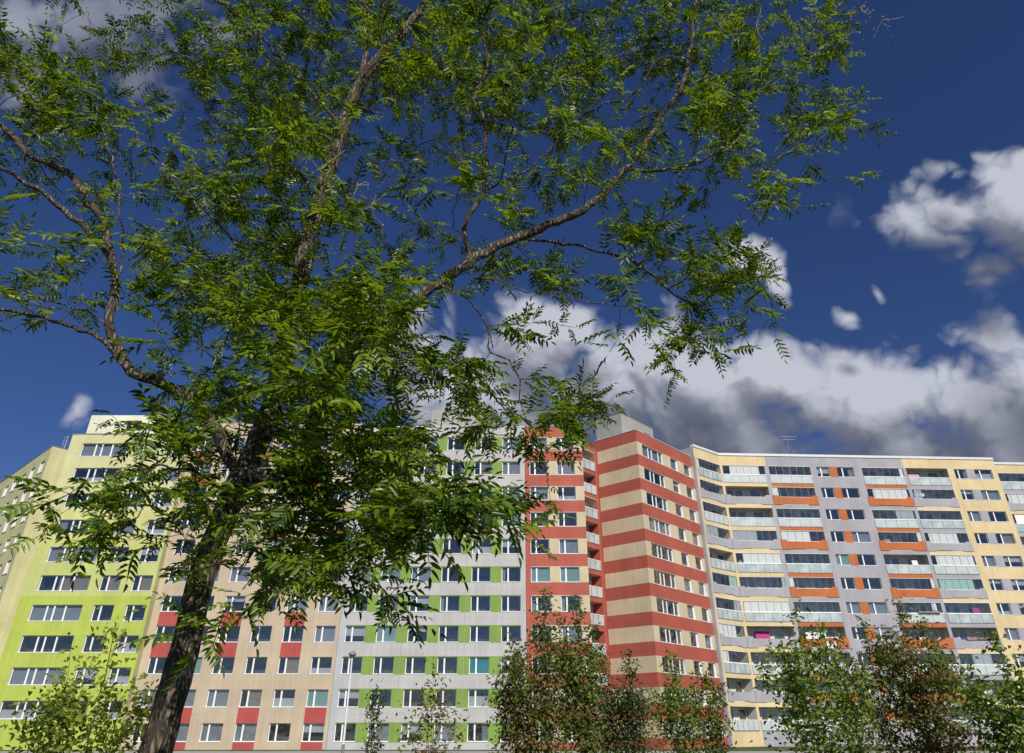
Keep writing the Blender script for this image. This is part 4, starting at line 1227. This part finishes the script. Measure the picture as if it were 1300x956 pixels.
# ---- small trees and shrubs in front of the blocks
def small_tree(name, px_, py_top, Y, halfw, leaf, label, cat, seed, shoots=9, n_att=420, lsize=.075, per=10, zlow=.6, taper=.75, barkm='bark_small', lw=.55, dens_low=1.0, density=None):
    rg2 = np.random.default_rng(seed)
    top = at(px_, py_top, Y); Ht = top.z; X0 = top.x
    base = Vector((X0, Y, 0))
    root = empty(name, base, label, cat, 'young trees and shrubs in front of the blocks')
    s = Skel(); b0 = s.add((X0, Y, -.05), -1)
    s.path([(X0 + .02, Y, zlow * .5), (X0, Y, zlow)], b0, .15, .01, rg2)
    fork = len(s.p) - 1
    att = []
    lv = []
    for i in range(shoots):
        a = 2 * math.pi * (i + rg2.uniform(-.3, .3)) / max(1, shoots - 1); rr = 0 if i == 0 else halfw * rg2.uniform(.35, .95)
        hz = Ht if i == 0 else Ht * (1 - .36 * (rr / halfw) ** 1.3) * rg2.uniform(.84, 1.0)
        tp = np.array([X0 + rr * math.cos(a), Y + rr * math.sin(a), hz])
        f0 = int(rg2.integers(max(0, fork - 2), fork + 1))
        s.path([(X0 + rr * .45 * math.cos(a), Y + rr * .45 * math.sin(a), zlow + (hz - zlow) * .35), (X0 + rr * .8 * math.cos(a), Y + rr * .8 * math.sin(a), zlow + (hz - zlow) * .68), tp], f0, .16, .02, rg2)
        m_ = int(.72 * n_att / shoots * (1.2 if i == 0 else 1))
        for _ in range(m_):
            t = rg2.uniform(0, 1) ** taper; z = Ht * .12 + (hz - Ht * .12) * t
            sp_ = halfw * (.10 + .42 * (1 - t)) 
            cx = X0 + (tp[0] - X0) * min(1, .25 + t * .85); cy = Y + (tp[1] - Y) * min(1, .25 + t * .85)
            att.append(np.array([cx + rg2.normal(0, sp_ * .62), cy + rg2.normal(0, sp_ * .62), z + rg2.normal(0, .12)]))
    tips = s.connect(np.array(att), .13, rg2, (0, 0, -.06), cost=.25)
    V_, F_ = s.tubes(.0026, 2.1, .12, 9)
    tube_obj('trunk', V_, F_, barkm, root)
    S_ = np.array(s.p); C_ = np.array([S_[t_[0]] for t_ in tips])
    lsize *= 1.7; per = max(5, int(per * .8))
    n = len(C_) * per
    pos = np.repeat(C_, per, 0) + rg2.normal(0, .13, (n, 3))
    # more leaves all along the fine twigs
    d_ = rg2.normal(0, 1, (n, 3)); d_[:, 2] = d_[:, 2] * .5 - .25
    up = rg2.normal(0, .5, (n, 3)) + np.array([.15, -.55, .9])
    M = rotmats(d_, up)
    L0 = leaflet(lw, .3, .2)
    sz = lsize * rg2.uniform(.5, 1.25, n)
    T = np.einsum('nij,kj->nki', M, L0) * sz[:, None, None] + pos[:, None, :]
    link('crown', mass_mesh('crown', T, LEAFLET_F, [leaf], root.location), root)
    return root
small_tree('young_tree', 150, 793, 12.5, .85, 'leaf_light', 'small thin light green tree left of the big trunk', 'tree', 21, 8, 300, .062, 9, .8)
small_tree('shrub', 92, 822, 12.0, .60, 'leaf_light', 'low light green shrub at the lower left corner in front of the lime block', 'shrub', 22, 6, 170, .062, 9, .8)
small_tree('shrub', 552, 846, 20, .85, 'leaf_brown', 'low sparse brownish green shrub below the grey and green block', 'shrub', 23, 7, 150, .07, 8, .6)
small_tree('shrub', 480, 853, 30, .45, 'leaf_dark', 'narrow dark shrub top beside the street lamp', 'shrub', 24, 4, 90, .08, 9, .6)
small_tree('young_tree', 656, 812, 25, 1.1, 'leaf_brown', 'reddish brown bushy tree left of the green tree at the red block', 'tree', 25, 9, 460, .08, 10, .7)
small_tree('young_tree', 690, 748, 25, 1.25, 'leaf_mixed', 'tallest dark green tree with upright shoots before the narrow red block', 'tree', 26, 9, 560, .085, 10, .9)
small_tree('young_tree', 733, 770, 25.5, 1.1, 'leaf_mixed', 'dark green tree with yellowing leaves beside the tallest one at the red block', 'tree', 27, 8, 500, .085, 10, .9)
small_tree('conifer_shrub', 797, 828, 27, .75, 'leaf_dark', 'dark dense pointed evergreen shrub under the striped corner', 'shrub', 28, 6, 320, .07, 14, .4)
small_tree('shrub', 765, 826, 28, 1.0, 'leaf_dark', 'dark green shrub in the corner below the small recessed balconies', 'shrub', 29, 7, 330, .085, 10, .5)
small_tree('shrub', 850, 832, 28, .95, 'leaf_green', 'green drooping shrub in front of the striped block near its windows', 'shrub', 30, 7, 360, .08, 10, .5)
small_tree('shrub', 893, 846, 28, .90, 'leaf_mixed', 'low mixed green and rusty shrub at the right end of the striped block', 'shrub', 31, 6, 300, .08, 10, .5)
small_tree('young_tree', 1010, 776, 24, 1.75, 'leaf_green', 'fresh green spreading tree in front of the orange balconies left of the white pole', 'tree', 32, 12, 560, .10, 9, 1.0)
small_tree('young_tree', 1062, 800, 26, 1.0, 'leaf_mixed', 'slim green tree with yellow fruits between the fresh green tree and the brown one', 'tree', 33, 7, 360, .085, 9, 1.0)
small_tree('young_tree', 1140, 770, 26, 1.9, 'leaf_brown', 'large russet brown and green tree in front of the orange balconies', 'tree', 34, 12, 980, .085, 12, .9)
small_tree('young_tree', 1092, 780, 26.5, .8, 'leaf_mixed', 'narrow tall green shoot tree just left of the russet tree', 'tree', 35, 5, 240, .08, 9, 1.0)
small_tree('young_tree', 1262, 802, 22, 1.5, 'leaf_green', 'bright green tree at the lower right corner', 'tree', 36, 11, 620, .10, 9, .9)
